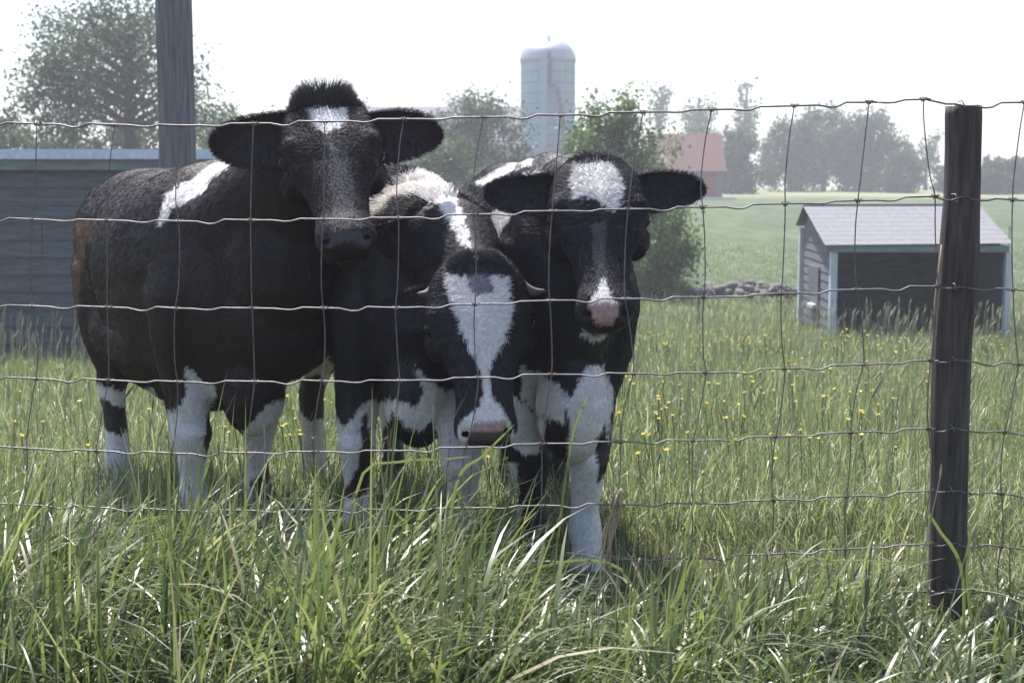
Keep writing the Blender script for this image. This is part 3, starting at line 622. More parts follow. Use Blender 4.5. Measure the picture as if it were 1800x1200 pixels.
# ------------------------------------------------------------------ fence
def build_fence():
    YF = 3.4
    xs = [-80, 65, 203, 320, 446, 571, 710, 850, 985, 1130, 1251, 1396, 1527, 1622, 1690, 1800, 1900]
    stay_dx = [0, -5, -15, -8, -2, -4, -10, -15, -17, -25, -15, -19, -17, 20, None, -18, -18]
    ax = [-80, 0, 320, 700, 970, 1250, 1527, 1640, 1690, 1800, 1900]
    W = [[216, 217, 221, 210, 203, 193, 180, 174, 187, 180, 181], [384, 385, 389, 383, 371, 364, 352, 345, 348, 352, 353],
         [536, 537, 542, 541, 528, 522, 508, 503, 505, 510, 511], [663, 664, 671, 669, 658, 655, 640, 633, 634, 641, 642],
         [784, 786, 797, 792, 779, 773, 758, 753, 755, 762, 763], [884, 885, 897, 896, 888, 884, 870, 862, 863, 870, 871],
         [975, 976, 988, 990, 986, 980, 962, 955, 956, 963, 964], [1058, 1059, 1070, 1072, 1068, 1060, 1045, 1038, 1038, 1045, 1046]]
    t = empty('wire_fence', (0, YF, 0), 0, 'woven wire field fence with a rough round wooden post at its right', 'fence')
    wy = lambda r, x: float(np.interp(x, ax, W[r]))
    # x of each stay at each line wire
    prof = [0, 1, 1.15, .75, 1.2, 1.25, 1.35, 1.45]
    def sx(i, r):
        d = stay_dx[i] if stay_dx[i] is not None else 0
        return xs[i] + d * prof[r] - (3 * r if r > 3 else 0) + 3 * math.sin(i * 2.3 + r * 1.7) * (r > 0)
    for r in range(8):
        P = []
        kx = [(sx(i, r)) for i in range(len(xs))]
        for i in range(len(kx) - 1):
            a, b_ = kx[i], kx[i + 1]; c = a + (b_ - a) * (.5 + .05 * math.sin(i * 3 + r)); h = 4.0 + 1.6 * math.sin(i * 1.9 + r * 2.2)
            for (x, dy) in ((a, 0), (a + 14, .3), (c - 30, .8), (c - 8, h), (c + 4, h * .9), (c + 20, -h * .35), (c + 34, -h * .2)):
                P.append(at(x, wy(r, x) + dy, YF - .004 + .003 * math.sin(x * .03 + r)))
        P.append(at(kx[-1], wy(r, kx[-1]), YF))
        b = MB(); b.tube(P, .0021 if r else .0024, 7); b.out('line_wire', M['wire'], t, True)
    kv, kf = [], []
    for s in range(15): pass
    # knot: short wire wrap; shared mesh
    kb = MB(); pts = []
    for q in range(25):
        a = q / 24 * 2 * math.pi * 2.2; pts.append((-.007 + .014 * q / 24, .0042 * math.cos(a), .0042 * math.sin(a)))
    kb.tube([(-.011, .002, -.001)] + pts + [(.012, -.001, .002)], .0017, 5)
    kme = mesh('knot', kb.V, kb.F, M['knot'], True)
    Mi = worldm(t).inverted()
    for i in range(len(xs)):
        if stay_dx[i] is None: continue
        P = []; K = []
        for r in range(8):
            x = sx(i, r); K.append(at(x, wy(r, x), YF)); P.append(K[-1] + Vector((0, -.0035, 0)))
            if r < 7:
                x2 = sx(i, r + 1); bow = 5 * math.sin(i * 1.7 + r * 2.9) + (-4 if r == 0 else 0)
                P.append(at(x * .7 + x2 * .3 + bow * .7, wy(r, x) * .7 + wy(r + 1, x2) * .3, YF)); P.append(at(x * .25 + x2 * .75 + bow * .8, wy(r, x) * .25 + wy(r + 1, x2) * .75, YF))
        b = MB(); b.tube(spline(P, 66), .0015, 6); so = b.out('stay_wire', M['wire'], t, True)
        for k in K:
            o = bpy.data.objects.new('knot', kme); link(o, so); o.location = Mi @ k; o.rotation_euler = (random.uniform(-.6, .6), 0, random.uniform(-.12, .12))
    # the post
    C = [(1694, 187, 62), (1693, 260, 61), (1691, 345, 62), (1686, 440, 69), (1680, 520, 69), (1673, 600, 67), (1670, 720, 66), (1668, 900, 64), (1668, 1060, 66), (1668, 1160, 68)]
    n = 40; V = []; F = []; rows = []
    cyv = np.array([c[1] for c in C]); YP = YF + .052
    for i, py in enumerate(np.linspace(187, 1160, 70)):
        px = np.interp(py, cyv, [c[0] for c in C]); r = np.interp(py, cyv, [c[2] for c in C]) / 2 * YP / 2500
        c = at(px, py, YP)
        for k in range(n):
            a = 2 * math.pi * k / n; q = Vector((math.cos(a), math.sin(a), 0)); f = 1 + .05 * noise.noise(Vector((q.x * 3, q.y * 3, c.z * 2))) + .018 * noise.noise(Vector((q.x * 16, q.y * 16, c.z * 3)))
            if i == 0: f *= .97
            V.append(c + q * r * f + Vector((0, 0, (.006 * noise.noise(q * 3) if i == 0 else 0))))
        if i:
            for k in range(n): F.append(((i - 1) * n + k, i * n + k, i * n + (k + 1) % n, (i - 1) * n + (k + 1) % n))
    V.append(at(1694, 186, YP)); F += [(len(V) - 1, k, (k + 1) % n) for k in range(n)]
    po = add('fence_post', V, F, M['post'], t, True)
    # pale strip standing in for sunlight on the left edge of the post
    b = MB(); b.tube([at(1655, 430, YF + .02), at(1651, 480, YF + .012), at(1645, 530, YF + .01), at(1640, 590, YF + .015)], [.0015, .004, .0045, .001], 5); b.out('lit_edge_strip', M['stalk'], po, True)
    for r in range(8):
        c = at(1684 - r * 2, wy(r, 1690), YF - .012); b = MB()
        if r == 0: c = at(1694, 184, YF + .01)
        b.tube([c + Vector((-.004, .03, .009)), c + Vector((-.004, 0, .009)), c + Vector((-.002, -.004, .003)), c + Vector((.002, -.004, -.003)), c + Vector((.004, 0, -.009)), c + Vector((.004, .03, -.009))], .0016, 5); b.out('staple', M['wire'], po, True)
build_fence()

# ------------------------------------------------------------------ cows
def hide_mat(name, fur=False):
    m, nt, p, o = mat(name)
    a = N(nt, "ShaderNodeAttribute", attribute_name='hide')
    if fur:
        nt.links.new(a.outputs['Color'], p.inputs['Base Color'])
        p.inputs['Roughness'].default_value = .5; p.inputs['Specular IOR Level'].default_value = .3
    else:
        tc = N(nt, "ShaderNodeTexCoord"); n1 = N(nt, "ShaderNodeTexNoise", Scale=90, Detail=4, Roughness=.7); nt.links.new(tc.outputs['Object'], n1.inputs['Vector'])
        r_ = ramp(nt, n1.outputs[0], [(.3, (.7, .7, .7)), (.7, (1.1, 1.1, 1.1))]); mx = N(nt, "ShaderNodeMix", data_type='RGBA', blend_type='MULTIPLY'); mx.inputs[0].default_value = 1
        nt.links.new(a.outputs['Color'], mx.inputs[6]); nt.links.new(r_, mx.inputs[7]); nt.links.new(mx.outputs[2], p.inputs['Base Color'])
        p.inputs['Roughness'].default_value = .6; p.inputs['Specular IOR Level'].default_value = .4
        b = N(nt, "ShaderNodeBump", Strength=.15, Distance=.003); nt.links.new(n1.outputs[0], b.inputs['Height']); nt.links.new(b.outputs[0], p.inputs['Normal'])
    return m
M['hide'] = hide_mat('cow_hide'); M['fur'] = hide_mat('cow_fur', True)
def plain(name, c, rough, spec=.5):
    m, nt, p, o = mat(name); p.inputs['Base Color'].default_value = (*c, 1); p.inputs['Roughness'].default_value = rough; p.inputs['Specular IOR Level'].default_value = spec; return m
M['eye'] = plain('wet_eye', (.008, .006, .008), .14, .5)
M['nostril'] = plain('nostril', (.006, .004, .004), .9, .1)
M['hoof'] = surf('hoof_horn', (.05, .04, .035), (.12, .1, .09), 20, rough=.6)
M['horn'] = surf('young_horn', (.06, .05, .048), (.17, .14, .13), 30, rough=.6, bump=.3)

def inpoly(x, y, poly):
    ins = np.zeros(len(x), bool); n = len(poly); j = n - 1
    for i in range(n):
        xi, yi = poly[i]; xj, yj = poly[j]
        c = ((yi > y) != (yj > y)) & (x < (xj - xi) * (y - yi) / ((yj - yi) or 1e-9) + xi); ins ^= c; j = i
    return ins
def loft(st, n=28, ex=2.0):
    """st: (centre, side vec, up vec, half width, up radius, down radius[, bottom width factor])"""
    V = []; F = []; m = len(st)
    for s in st:
        c, S, U, a, bu, bd = s[:6]; bf = s[6] if len(s) > 6 else 1; e = s[7] if len(s) > 7 else ex
        for k in range(n):
            t = 2 * math.pi * k / n; cs, sn = math.cos(t), math.sin(t)
            cx = math.copysign(abs(cs) ** (2 / e), cs); sy = math.copysign(abs(sn) ** (2 / e), sn)
            wf = 1 if sy > 0 else 1 + (bf - 1) * min(1, -sy * 1.3)
            V.append(Vector(c) + S * (a * cx * wf) + U * (sy * (bu if sy > 0 else bd)))
    for i in range(m - 1):
        for k in range(n): F.append((i * n + k, i * n + (k + 1) % n, (i + 1) * n + (k + 1) % n, (i + 1) * n + k))
    V.append(Vector(st[0][0])); V.append(Vector(st[-1][0])); a, b = len(V) - 2, len(V) - 1
    for k in range(n): F.append((a, (k + 1) % n, k)); F.append((b, (m - 1) * n + k, (m - 1) * n + (k + 1) % n))
    return V, F
X_, Y_, Z_ = Vector((1, 0, 0)), Vector((0, 1, 0)), Vector((0, 0, 1))
DARK = {'default': (.022, .016, .018)}
WHITE = (.74, .71, .68); PINK = (.46, .30, .27); GREYM = (.10, .085, .085); BROWN = (.13, .062, .034)

def ell(c, r, n=16):
    V = []; F = []; m = n // 2
    for i in range(m + 1):
        a = math.pi * (i / m); a = min(max(a, .02), math.pi - .02)
        for k in range(n): V.append(Vector(c) + Vector((r[0] * math.sin(a) * math.cos(2 * math.pi * k / n), r[1] * math.sin(a) * math.sin(2 * math.pi * k / n), r[2] * math.cos(a))))
    for i in range(m):
        for k in range(n): F.append((i * n + k, (i + 1) * n + k, (i + 1) * n + (k + 1) % n, i * n + (k + 1) % n))
    F.append(tuple(range(n))); F.append(tuple(m * n + k for k in range(n - 1, -1, -1)))
    return V, F

def make_cow(name, label, root, rz, cfg):
    """local frame: +Y is where the cow faces, origin on the ground under the barrel"""
    wx, ln, hs = cfg.get('wx', 1), cfg.get('ln', 1), cfg.get('hs', 1)
    Mw = Matrix.Translation(root) @ Matrix.Rotation(rz, 4, 'Z'); Mi = Mw.inverted()
    t = empty(name, root, rz, label, 'cow')
    loc = lambda p: Mi @ Vector(p)
    H = lambda z: z * hs
    mb = MB()
    T = [(-.64, .90, .07, .10, .12), (-.60, .90, .15, .19, .18), (-.50, .88, .215, .255, .25), (-.38, .86, .235, .285, .28), (-.2, .84, .25, .30, .32), (0, .825, .275, .315, .345),
         (.2, .83, .27, .315, .345), (.36, .835, .235, .325, .33), (.48, .83, .20, .30, .31), (.58, .80, .165, .25, .27), (.66, .77, .12, .17, .2), (.70, .76, .05, .08, .1)]
    mb.put(*loft([(Vector((0, y * ln, H(zc))), X_, Z_, hw * wx, H(bu), H(bd) * cfg.get('deep', 1), .86, 2.25) for (y, zc, hw, bu, bd) in T], 32))
    mb.put(*ell((.125 * wx, -.44 * ln, H(1.01)), (.075, .12, .09))); mb.put(*ell((-.125 * wx, -.44 * ln, H(1.01)), (.075, .12, .09)))     # hook bones
    mb.put(*ell((0, .36 * ln, H(1.08)), (.09, .16, .09)))                                                                            # withers
    mb.put(*ell((0, .60 * ln, H(cfg.get('brisket', .62))), (.10, .12, .17)))                                                           # brisket
    # legs
    feet = cfg['feet']; hoofs = []
    for i, (fx, fy) in enumerate(feet):
        s = 1 if fx > 0 else -1; g = loc((0, 0, 0)); fw = Mw @ Vector((fx, fy, 0)); gz_ = gz1(fw.x, fw.y) - root.z
        if i < 2:
            J = [((.09 * wx * s, .42 * ln, H(1.0)), .05, .07), ((.12 * wx * s, .43 * ln, H(.92)), .088, .13), ((.15 * wx * s, .44 * ln, H(.76)), .10, .15), ((.15 * wx * s, .42 * ln, H(.62)), .085, .12), ((fx * .5 + .072 * wx * s, fy * .4 + .25 * ln, H(.50)), .066, .078),
                 ((fx * .8 + .03 * s, fy * .8 + .085 * ln, .375), .053, .06), ((fx, fy + .015, .33), .056, .06), ((fx, fy + .01, .28), .043, .048), ((fx, fy - .01, .19), .034, .039), ((fx, fy - .01, .13), .043, .049), ((fx, fy + .012, .085), .037, .042), ((fx, fy + .03, .04), .05, .055), ((fx, fy + .035, .0), .054, .065)]
        else:
            J = [((.08 * wx * s, -.42 * ln, H(1.0)), .08, .1), ((.115 * wx * s, -.41 * ln, H(.92)), .11, .16), ((.15 * wx * s, -.38 * ln, H(.80)), .115, .19), ((.16 * wx * s, -.36 * ln, H(.66)), .095, .15), ((.15 * wx * s, -.42 * ln, H(.54)), .07, .10),
                 ((fx * .7 + .04 * s, fy - .07, .45), .052, .075), ((fx, fy - .10, .385), .045, .065), ((fx, fy - .07, .32), .04, .048), ((fx, fy - .035, .2), .037, .042), ((fx, fy - .015, .13), .044, .048), ((fx, fy + .01, .08), .04, .045), ((fx, fy + .03, .04), .05, .055), ((fx, fy + .035, 0), .054, .065)]
        st = []
        for k, (c, rx, ry) in enumerate(J):
            z = c[2] if k < 4 else c[2] + gz_ * (1 if k > 5 else .5)
            lw = cfg.get('leg', 1.0) if k > 3 else 1
            st.append((Vector((c[0], c[1], z)), X_, Y_, rx * lw, ry * lw, ry * lw))
        mb.put(*loft(st[::-1], 16))
        hoofs.append((fx, fy, gz_))
    # head frame
    poll = loc(cfg['poll']); nose = loc(cfg['nose']); L = (nose - poll).length; Fd = (nose - poll).normalized()
    dd = Mi.to_3x3() @ Vector(cfg['dorsal']); D = (dd - Fd * dd.dot(Fd)).normalized(); S = Fd.cross(D).normalized()
    if cfg.get('roll'): Q = Matrix.Rotation(cfg['roll'], 3, Fd); D = Q @ D; S = Q @ S
    hw_ = cfg.get('head', 1.1); k_ = L / .46
    HT = [(-.10, .045, .02, .05, 1), (-.05, .082, .045, .10, .9), (0.02, .103, .052, .13, .9), (.12, .115, .056, .16, .85), (.24, .122, .060, .19, .8), (.34, .119, .058, .195, .74), (.44, .100, .052, .18, .7),
          (.56, .079, .046, .145, .7), (.68, .067, .041, .115, .75), (.79, .0635, .039, .10, .85), (.87, .069, .042, .095, .9), (.94, .071, .042, .09, .92), (.99, .062, .03, .075, .9), (1.02, .04, .012, .05, .9)]
    mb.put(*loft([(poll + Fd * (u * L), S, D, a * hw_, bu * k_, bd * k_, bf, 2.45) for (u, a, bu, bd, bf) in HT], 30))
    hp = lambda u, s, d: poll + Fd * (u * L) + S * (s * hw_) + D * (d * k_)
    for s in (-1, 1):
        mb.put(*ell(hp(.27, s * .095, .018), (.034, .034, .034)))       # brow
        mb.put(*ell(hp(.36, s * .088, -.08), (.05, .05, .055)))          # cheek
        mb.put(*ell(hp(.93, s * .045, -.005), (.03, .03, .032)))        # nostril wings
        mb.put(*ell(hp(.90, s * .03, -.075), (.034, .034, .034)))       # lips
    mb.put(*ell(hp(.86, 0, -.10), (.045, .05, .045)))                    # chin
    # neck
    nb = Vector((0, .42 * ln, H(.90))); ne = hp(.08, 0, -.07); mid = nb.lerp(ne, .5) + Vector((0, 0, cfg.get('arch', .02)))
    pts = spline([nb, mid, ne], 8); st = []
    for i, p in enumerate(pts):
        u = i / 8; Tn = (pts[min(i + 1, 8)] - pts[max(i - 1, 0)]).normalized(); side = Tn.cross(Z_)
        side = side.normalized() if side.length > .1 else X_
        side = (side * (1 - u * .6) + (S * (1 if S.dot(side) > 0 else -1)) * u * .6).normalized(); up = side.cross(Tn).normalized()
        if up.z < 0: up = -up
        nw = cfg.get('neck', 1.0)
        st.append((p, side, up, (.165 + (.098 - .165) * u) * nw, (.20 + (.10 - .20) * u), (.27 * cfg.get('throat', 1) + (.14 - .27 * cfg.get('throat', 1)) * u), .85))
    mb.put(*loft(st, 26))
    for e in cfg.get('extra', []): mb.put(*ell(loc(e[0]), e[1]))
    # grow one continuous skin over all of it
    me = bpy.data.meshes.new('raw'); me.from_pydata(mb.V, [], mb.F); me.update()
    tmp = bpy.data.objects.new('raw', me); COL.objects.link(tmp)
    md = tmp.modifiers.new('r', 'REMESH'); md.mode = 'VOXEL'; md.voxel_size = .0095; md.adaptivity = 0
    ms = tmp.modifiers.new('s', 'SMOOTH'); ms.factor = .6; ms.iterations = cfg.get('smooth', 7)
    dg = bpy.context.evaluated_depsgraph_get(); body = bpy.data.meshes.new_from_object(tmp.evaluated_get(dg)); body.name = 'body'
    bpy.data.objects.remove(tmp); bpy.data.meshes.remove(me)
    nv = len(body.vertices); V = np.empty(nv * 3); body.vertices.foreach_get('co', V); V = V.reshape(-1, 3)
    Nn = np.empty(nv * 3); body.vertices.foreach_get('normal', Nn); Nn = Nn.reshape(-1, 3)
    Fd_, D_, S_, P_ = (np.array(q[:]) for q in (Fd, D, S, poll))
    # gentle muscle relief
    disp = np.array([noise.noise(Vector(v) * 5) * .010 + noise.noise(Vector(v) * 14) * .0010 for v in V]); 
    hu = (V - P_) @ Fd_ / L; hs_ = (V - P_) @ S_; hd = (V - P_) @ D_
    ishead = (hu > -.06) & (hu < 1.15) & (np.abs(hs_) < .17) & (hd > -.26 * k_) & (hd < .12)
    if cfg.get('headonly') is not None: pass
    disp = np.where(ishead, disp * .4, disp)
    # nostrils and mouth cut into the skin
    for s in (-1, 1):
        c = np.array(hp(.965, s * .046, .026)[:]); r = np.linalg.norm(V - c, axis=1); disp -= .016 * np.exp(-(r / .012) ** 2)
        c = np.array(hp(.31, s * .116, .0)[:]); r = np.linalg.norm(V - c, axis=1); disp -= .006 * np.exp(-(r / .02) ** 2)
    mline = np.exp(-((hd + .062 * k_) / .006) ** 2) * (hu > .72) * (hu < 1.1) * ishead; disp -= mline * .006
    V = V + Nn * disp[:, None]; body.vertices.foreach_set('co', V.ravel()); body.update()
    Rm = np.array(Mw.to_3x3()); Tm = np.array(Mw.translation)
    def colours(P, Nv, jit=3.0):
        W = P @ Rm.T + Tm; Wn = Nv @ Rm.T; px, py = proj(W)
        jx = np.array([noise.noise(Vector(p) * 26) for p in P]) * jit * 1.6 + rng.normal(0, jit * .45, len(P)); jy = np.array([noise.noise(Vector(p) * 26 + Vector((9, 3, 1))) for p in P]) * jit * 1.6 + rng.normal(0, jit * .45, len(P))
        px = px + jx; py = py + jy
        fdot = (Wn * (np.array([0, 0, EYE]) - W)).sum(1) / np.linalg.norm(W - np.array([0, 0, EYE]), axis=1); face = fdot > -.35
        c = np.tile(np.array(cfg.get('dark', DARK['default'])), (len(P), 1)) * (1 + .35 * np.array([noise.noise(Vector(p) * 9) for p in P]))[:, None]
        h = (P - P_) @ Fd_ / L; hh = (P - P_) @ S_; hdd = (P - P_) @ D_
        head = (h > -.12) & (h < 1.15) & (np.abs(hh) < .18) & (hdd > -.27 * k_)
        # far side: stockings, belly and a few patches
        z = P[:, 2]; low = z < .42 + .05 * np.array([noise.noise(Vector(p) * 8) for p in P])
        far = (fdot < -.5) & ~head
        c[far & low] = WHITE
        pn = np.array([noise.noise(Vector(p) * 2.3 + Vector((cfg['seed'], 0, 0))) for p in P]); c[far & (pn > .28) & (z < .95)] = WHITE
        for (kind, col, poly) in cfg['marks']:
            s = inpoly(px, py, poly) & face
            if kind == 'h': s &= head
            if kind == 'b': s &= ~head
            c[s] = col
        return np.clip(c * (1 + rng.normal(0, .06, len(P)))[:, None], .004, .9)
    nv_ = np.empty(nv * 3); body.vertices.foreach_get('normal', nv_); nv_ = nv_.reshape(-1, 3)
    c = colours(V, nv_, 3.0); a = body.color_attributes.new('hide', 'FLOAT_COLOR', 'POINT'); a.data.foreach_set('color', np.concatenate([c, np.ones((nv, 1))], 1).ravel())
    body.materials.clear(); body.materials.append(M['hide']); body.polygons.foreach_set('use_smooth', np.ones(len(body.polygons), bool))
    ob = bpy.data.objects.new('body', body); link(ob, t)
    # fur
    body.calc_loop_triangles(); nt_ = len(body.loop_triangles); tri = np.empty(nt_ * 3, np.int32); body.loop_triangles.foreach_get('vertices', tri); tri = tri.reshape(-1, 3)
    A = V[tri[:, 0]]; B = V[tri[:, 1]]; C_ = V[tri[:, 2]]; ar = np.linalg.norm(np.cross(B - A, C_ - A), axis=1)
    ctr = (A + B + C_) / 3; hu_ = (ctr - P_) @ Fd_ / L; hh_ = np.abs((ctr - P_) @ S_); hd_ = (ctr - P_) @ D_
    hd_t = (hu_ > -.12) & (hu_ < 1.0) & (hh_ < .18) & (hd_ > -.27 * k_)
    wgt = ar * np.where(hd_t, 3.0, 1.0); wgt = wgt * np.where((hu_ > .93) & hd_t, 0, 1); wgt /= wgt.sum()
    def grow(n, wgt, length, rad, lift, part, label, flow=None, up=0, rj=.35):
        ti = rng.choice(nt_, n, p=wgt); r1 = np.sqrt(rng.random(n)); r2 = rng.random(n)
        P = A[ti] * (1 - r1)[:, None] + B[ti] * (r1 * (1 - r2))[:, None] + C_[ti] * (r1 * r2)[:, None]
        nn = np.cross(B[ti] - A[ti], C_[ti] - A[ti]); nn /= np.linalg.norm(nn, axis=1)[:, None] + 1e-9
        u = (P - P_) @ Fd_ / L; hd2 = (P - P_) @ D_; head = (u > -.12) & (u < 1.05) & (np.abs((P - P_) @ S_) < .18) & (hd2 > -.27 * k_)
        d = np.tile(np.array([0, -.75, -.65]), (n, 1)); low = P[:, 2] < .55; d[low] = [0, -.1, -1]
        # face hair runs down to the nose; on the forehead it fans out from a whorl
        sd = (P - P_) @ S_
        dh = Fd_[None] * (.9) + S_[None] * (sd * 6)[:, None]
        fore = (u < .42); dh[fore] = Fd_[None] * ((u[fore] - .36) * 2.2)[:, None] + S_[None] * (sd[fore] * 14)[:, None]
        d[head] = dh[head]
        if flow is not None: d = flow(P, d)
        d += np.array([[noise.noise(Vector(p) * 14), noise.noise(Vector(p) * 14 + Vector((5, 0, 0))), noise.noise(Vector(p) * 14 + Vector((0, 7, 0)))] for p in P]) * .14
        d -= nn * (d * nn).sum(1)[:, None]; d /= np.linalg.norm(d, axis=1)[:, None] + 1e-6
        d = d + nn * lift + rng.normal(0, rj * (.4 if up else .22), (n, 3)); d /= np.linalg.norm(d, axis=1)[:, None]
        Lh = length * rng.uniform(.45, 1.35, n)[:, None] * (np.clip(1.25 - (np.abs(sd) / .085) ** 2, .35, 1.3)[:, None] if up else 1) * np.where(head, .8, 1.0)[:, None] * np.where(P[:, 2] < .4, .6, 1)[:, None]
        droop = -nn * .35 + np.array([0, 0, -.15]) + up * np.array([0, 0, 1.0])
        p1 = P + d * Lh * .5; p2 = P + (d + droop * .5) * Lh
        cc = colours(P, nn, 3.2) if not up else np.tile(np.array(cfg.get('tuft', (.03, .022, .022))), (n, 1)) * rng.uniform(.6, 1.5, n)[:, None]
        hc = bpy.data.hair_curves.new(part); hc.add_curves([3] * n)
        pos = np.stack([P - nn * .001, p1, p2], 1).reshape(-1); hc.attributes['position'].data.foreach_set('vector', pos.astype(np.float32))
        ra = hc.attributes.get('radius') or hc.attributes.new('radius', 'FLOAT', 'POINT')
        ra.data.foreach_set('value', (np.tile(np.array([1, .8, .15]), n) * rad).astype(np.float32))
        ca = hc.attributes.new('hide', 'FLOAT_COLOR', 'CURVE'); ca.data.foreach_set('color', np.concatenate([cc, np.ones((n, 1))], 1).ravel().astype(np.float32))
        hc.materials.append(M['fur']); o = bpy.data.objects.new(part, hc); link(o, t); o['kind'] = 'stuff'
        return o
    grow(cfg.get('nfur', 150000), wgt, .018, .00044, .15, 'coat', '')
    # shaggy poll
    if cfg.get('poll_hair'):
        nh, lh, ulim, slim = cfg['poll_hair']
        w2 = ar * ((hu_ > -.12) & (hu_ < ulim) & (hh_ < slim) & (hd_ > -.07)); w2 = w2 / w2.sum()
        grow(nh, w2, lh, .0006, 1.2, 'poll_tuft', '', flow=lambda P, d: -Fd_[None] * .35 + S_[None] * ((P - P_) @ S_ * 15)[:, None], up=cfg.get('tuft_up', .55), rj=.5)
    if cfg.get('mane'):
        (c0, rr, nh, lh) = cfg['mane']; c0 = np.array(loc(c0)[:]); w3 = ar * (np.linalg.norm((ctr - c0) / np.array(rr), axis=1) < 1)
        if w3.sum() > 0: grow(nh, w3 / w3.sum(), lh, .0008, .9, 'neck_hair', '', rj=.5)
    # eyes, nostrils
    for s in (-1, 1):
        V_, F_ = ell(hp(.325, s * .110, -.006), (.0215, .0215, .0215), 20); o = bpy.data.objects.new('eye', mesh('eye', V_, F_, M['eye'], True)); link(o, t)
        c = hp(.965, s * .046, .0175); V_, F_ = ell((0, 0, 0), (.0125, .006, .008), 12)
        Q = Matrix((S, (D * .6 + Fd * .5).normalized(), Fd)).transposed(); V_ = [c + Q @ v for v in V_]; o = bpy.data.objects.new('nostril', mesh('nostril', V_, F_, M['nostril'], True)); link(o, t)
        # lashes
        lb = MB(); e = hp(.31, s * .118, .012)
        for q in range(9):
            a0 = e + Fd * (.004 * (q - 4)) ; lb.tube([a0, a0 + S * (s * .012) + Fd * (.002 * (q - 4)) , a0 + S * (s * .02) + D * .006 + Fd * (.012 + .0015 * (q - 4))], [.0008, .0006, .0002], 3)
        o = bpy.data.objects.new('eyelashes', mesh('eyelashes', lb.V, lb.F, M['nostril'])); link(o, t)
    # ears
    for (tip, wd, nrm, s) in cfg['ears']:
        base = hp(.14, s * .095, -.05) ; tip = loc(tip); ax = tip - base; Le = ax.length; ax = ax.normalized(); nrm = Mi.to_3x3() @ Vector(nrm); nrm = (nrm - ax * nrm.dot(ax)).normalized(); sv = ax.cross(nrm)
        nu, nvv = 22, 13; V_ = []; F_ = []
        for side in (0, 1):
            for i in range(nu + 1):
                u = math.sin(i / nu * math.pi / 2) ** 1.1; ww = wd * (.24 + .76 * math.sin(math.pi / 2 * (u / .6)) ** 1.25) if u < .6 else wd * max(0, 1 - ((u - .6) / .4) ** 2.2) ** .5
                for j in range(nvv):
                    v = -1 + 2 * j / (nvv - 1); cup = (v * v) * .30 * ww * (1 - .5 * u) + .012 * math.sin(u * 3.1)
                    th = .0035 * (1 - v * v) * (1 - u * .6) + .0006
                    V_.append(base + ax * (u * Le) + sv * (v * ww * .5) + nrm * (cup - .015 + (th if side else -th)) + sv * (.05 * ww * math.sin(u * 5)))
        K = (nu + 1) * nvv
        for side in (0, 1):
            for i in range(nu):
                for j in range(nvv - 1):
                    q = side * K + i * nvv + j; f = (q, q + 1, q + nvv + 1, q + nvv); F_.append(f if side else f[::-1])
        rim = [i * nvv for i in range(nu + 1)] + [nu * nvv + j for j in range(1, nvv)] + [i * nvv + nvv - 1 for i in range(nu - 1, -1, -1)] + [j for j in range(nvv - 2, 0, -1)]
        for i in range(len(rim)):
            a_, b_ = rim[i], rim[(i + 1) % len(rim)]; F_.append((a_, b_, b_ + K, a_ + K))
        me = mesh('ear', V_, F_, M['hide'], True); dc = np.array(cfg.get('dark', DARK['default'])) * 1.15
        ca = me.color_attributes.new('hide', 'FLOAT_COLOR', 'POINT'); ca.data.foreach_set('color', np.tile(np.append(dc, 1), len(V_)))
        o = bpy.data.objects.new('ear', me); link(o, t)
        # fringe and inner hair
        VV = np.array([v[:] for v in V_]); n = 5200; gi = rng.integers(0, K, n); P = VV[gi + K] + rng.normal(0, .003, (n, 3)); uu = (gi // nvv) / nu; vv = -1 + 2 * (gi % nvv) / (nvv - 1)
        edge = rng.random(n) < .35; vv = np.where(edge, np.sign(vv + 1e-3), vv); ei = (gi // nvv) * nvv + np.where(vv > 0, nvv - 1, 0); fr = rng.random(n)[:, None]; e2 = np.minimum(ei + nvv, K - 1); P[edge] = (VV[ei] * fr + VV[e2] * (1 - fr))[edge]
        axn, svn, nr = np.array(ax[:]), np.array(sv[:]), np.array(nrm[:])
        d = axn[None] * .7 + svn[None] * (vv * .8)[:, None] + nr[None] * np.where(rng.random(n) < .5, .35, -.35)[:, None] + rng.normal(0, .22, (n, 3)); d /= np.linalg.norm(d, axis=1)[:, None]
        Lh = rng.uniform(.005, .016, n)[:, None]
        hc = bpy.data.hair_curves.new('ear_hair'); hc.add_curves([3] * n); hc.attributes['position'].data.foreach_set('vector', np.stack([P, P + d * Lh * .5, P + (d + axn * .2) * Lh], 1).reshape(-1).astype(np.float32))
        ra = hc.attributes.get('radius') or hc.attributes.new('radius', 'FLOAT', 'POINT'); ra.data.foreach_set('value', (np.tile(np.array([1, .8, .2]), n) * .0006).astype(np.float32))
        ca = hc.attributes.new('hide', 'FLOAT_COLOR', 'CURVE'); ca.data.foreach_set('color', np.tile(np.append(dc * 2.2, 1), n).astype(np.float32)); hc.materials.append(M['fur'])
        eo = bpy.data.objects.new('ear_hair', hc); link(eo, o); eo['kind'] = 'stuff'
    # horns
    for (b0, b1) in cfg.get('horns', []):
        b0, b1 = loc(b0), loc(b1); mm = b0.lerp(b1, .55) + Vector((0, 0, -.012)); V_, F_ = tube(spline([b0, mm, b1], 8), [.032, .027, .022, .018, .015, .012, .009, .006, .002], 12); o = bpy.data.objects.new('horn', mesh('horn', V_, F_, M['horn'], True)); link(o, t)
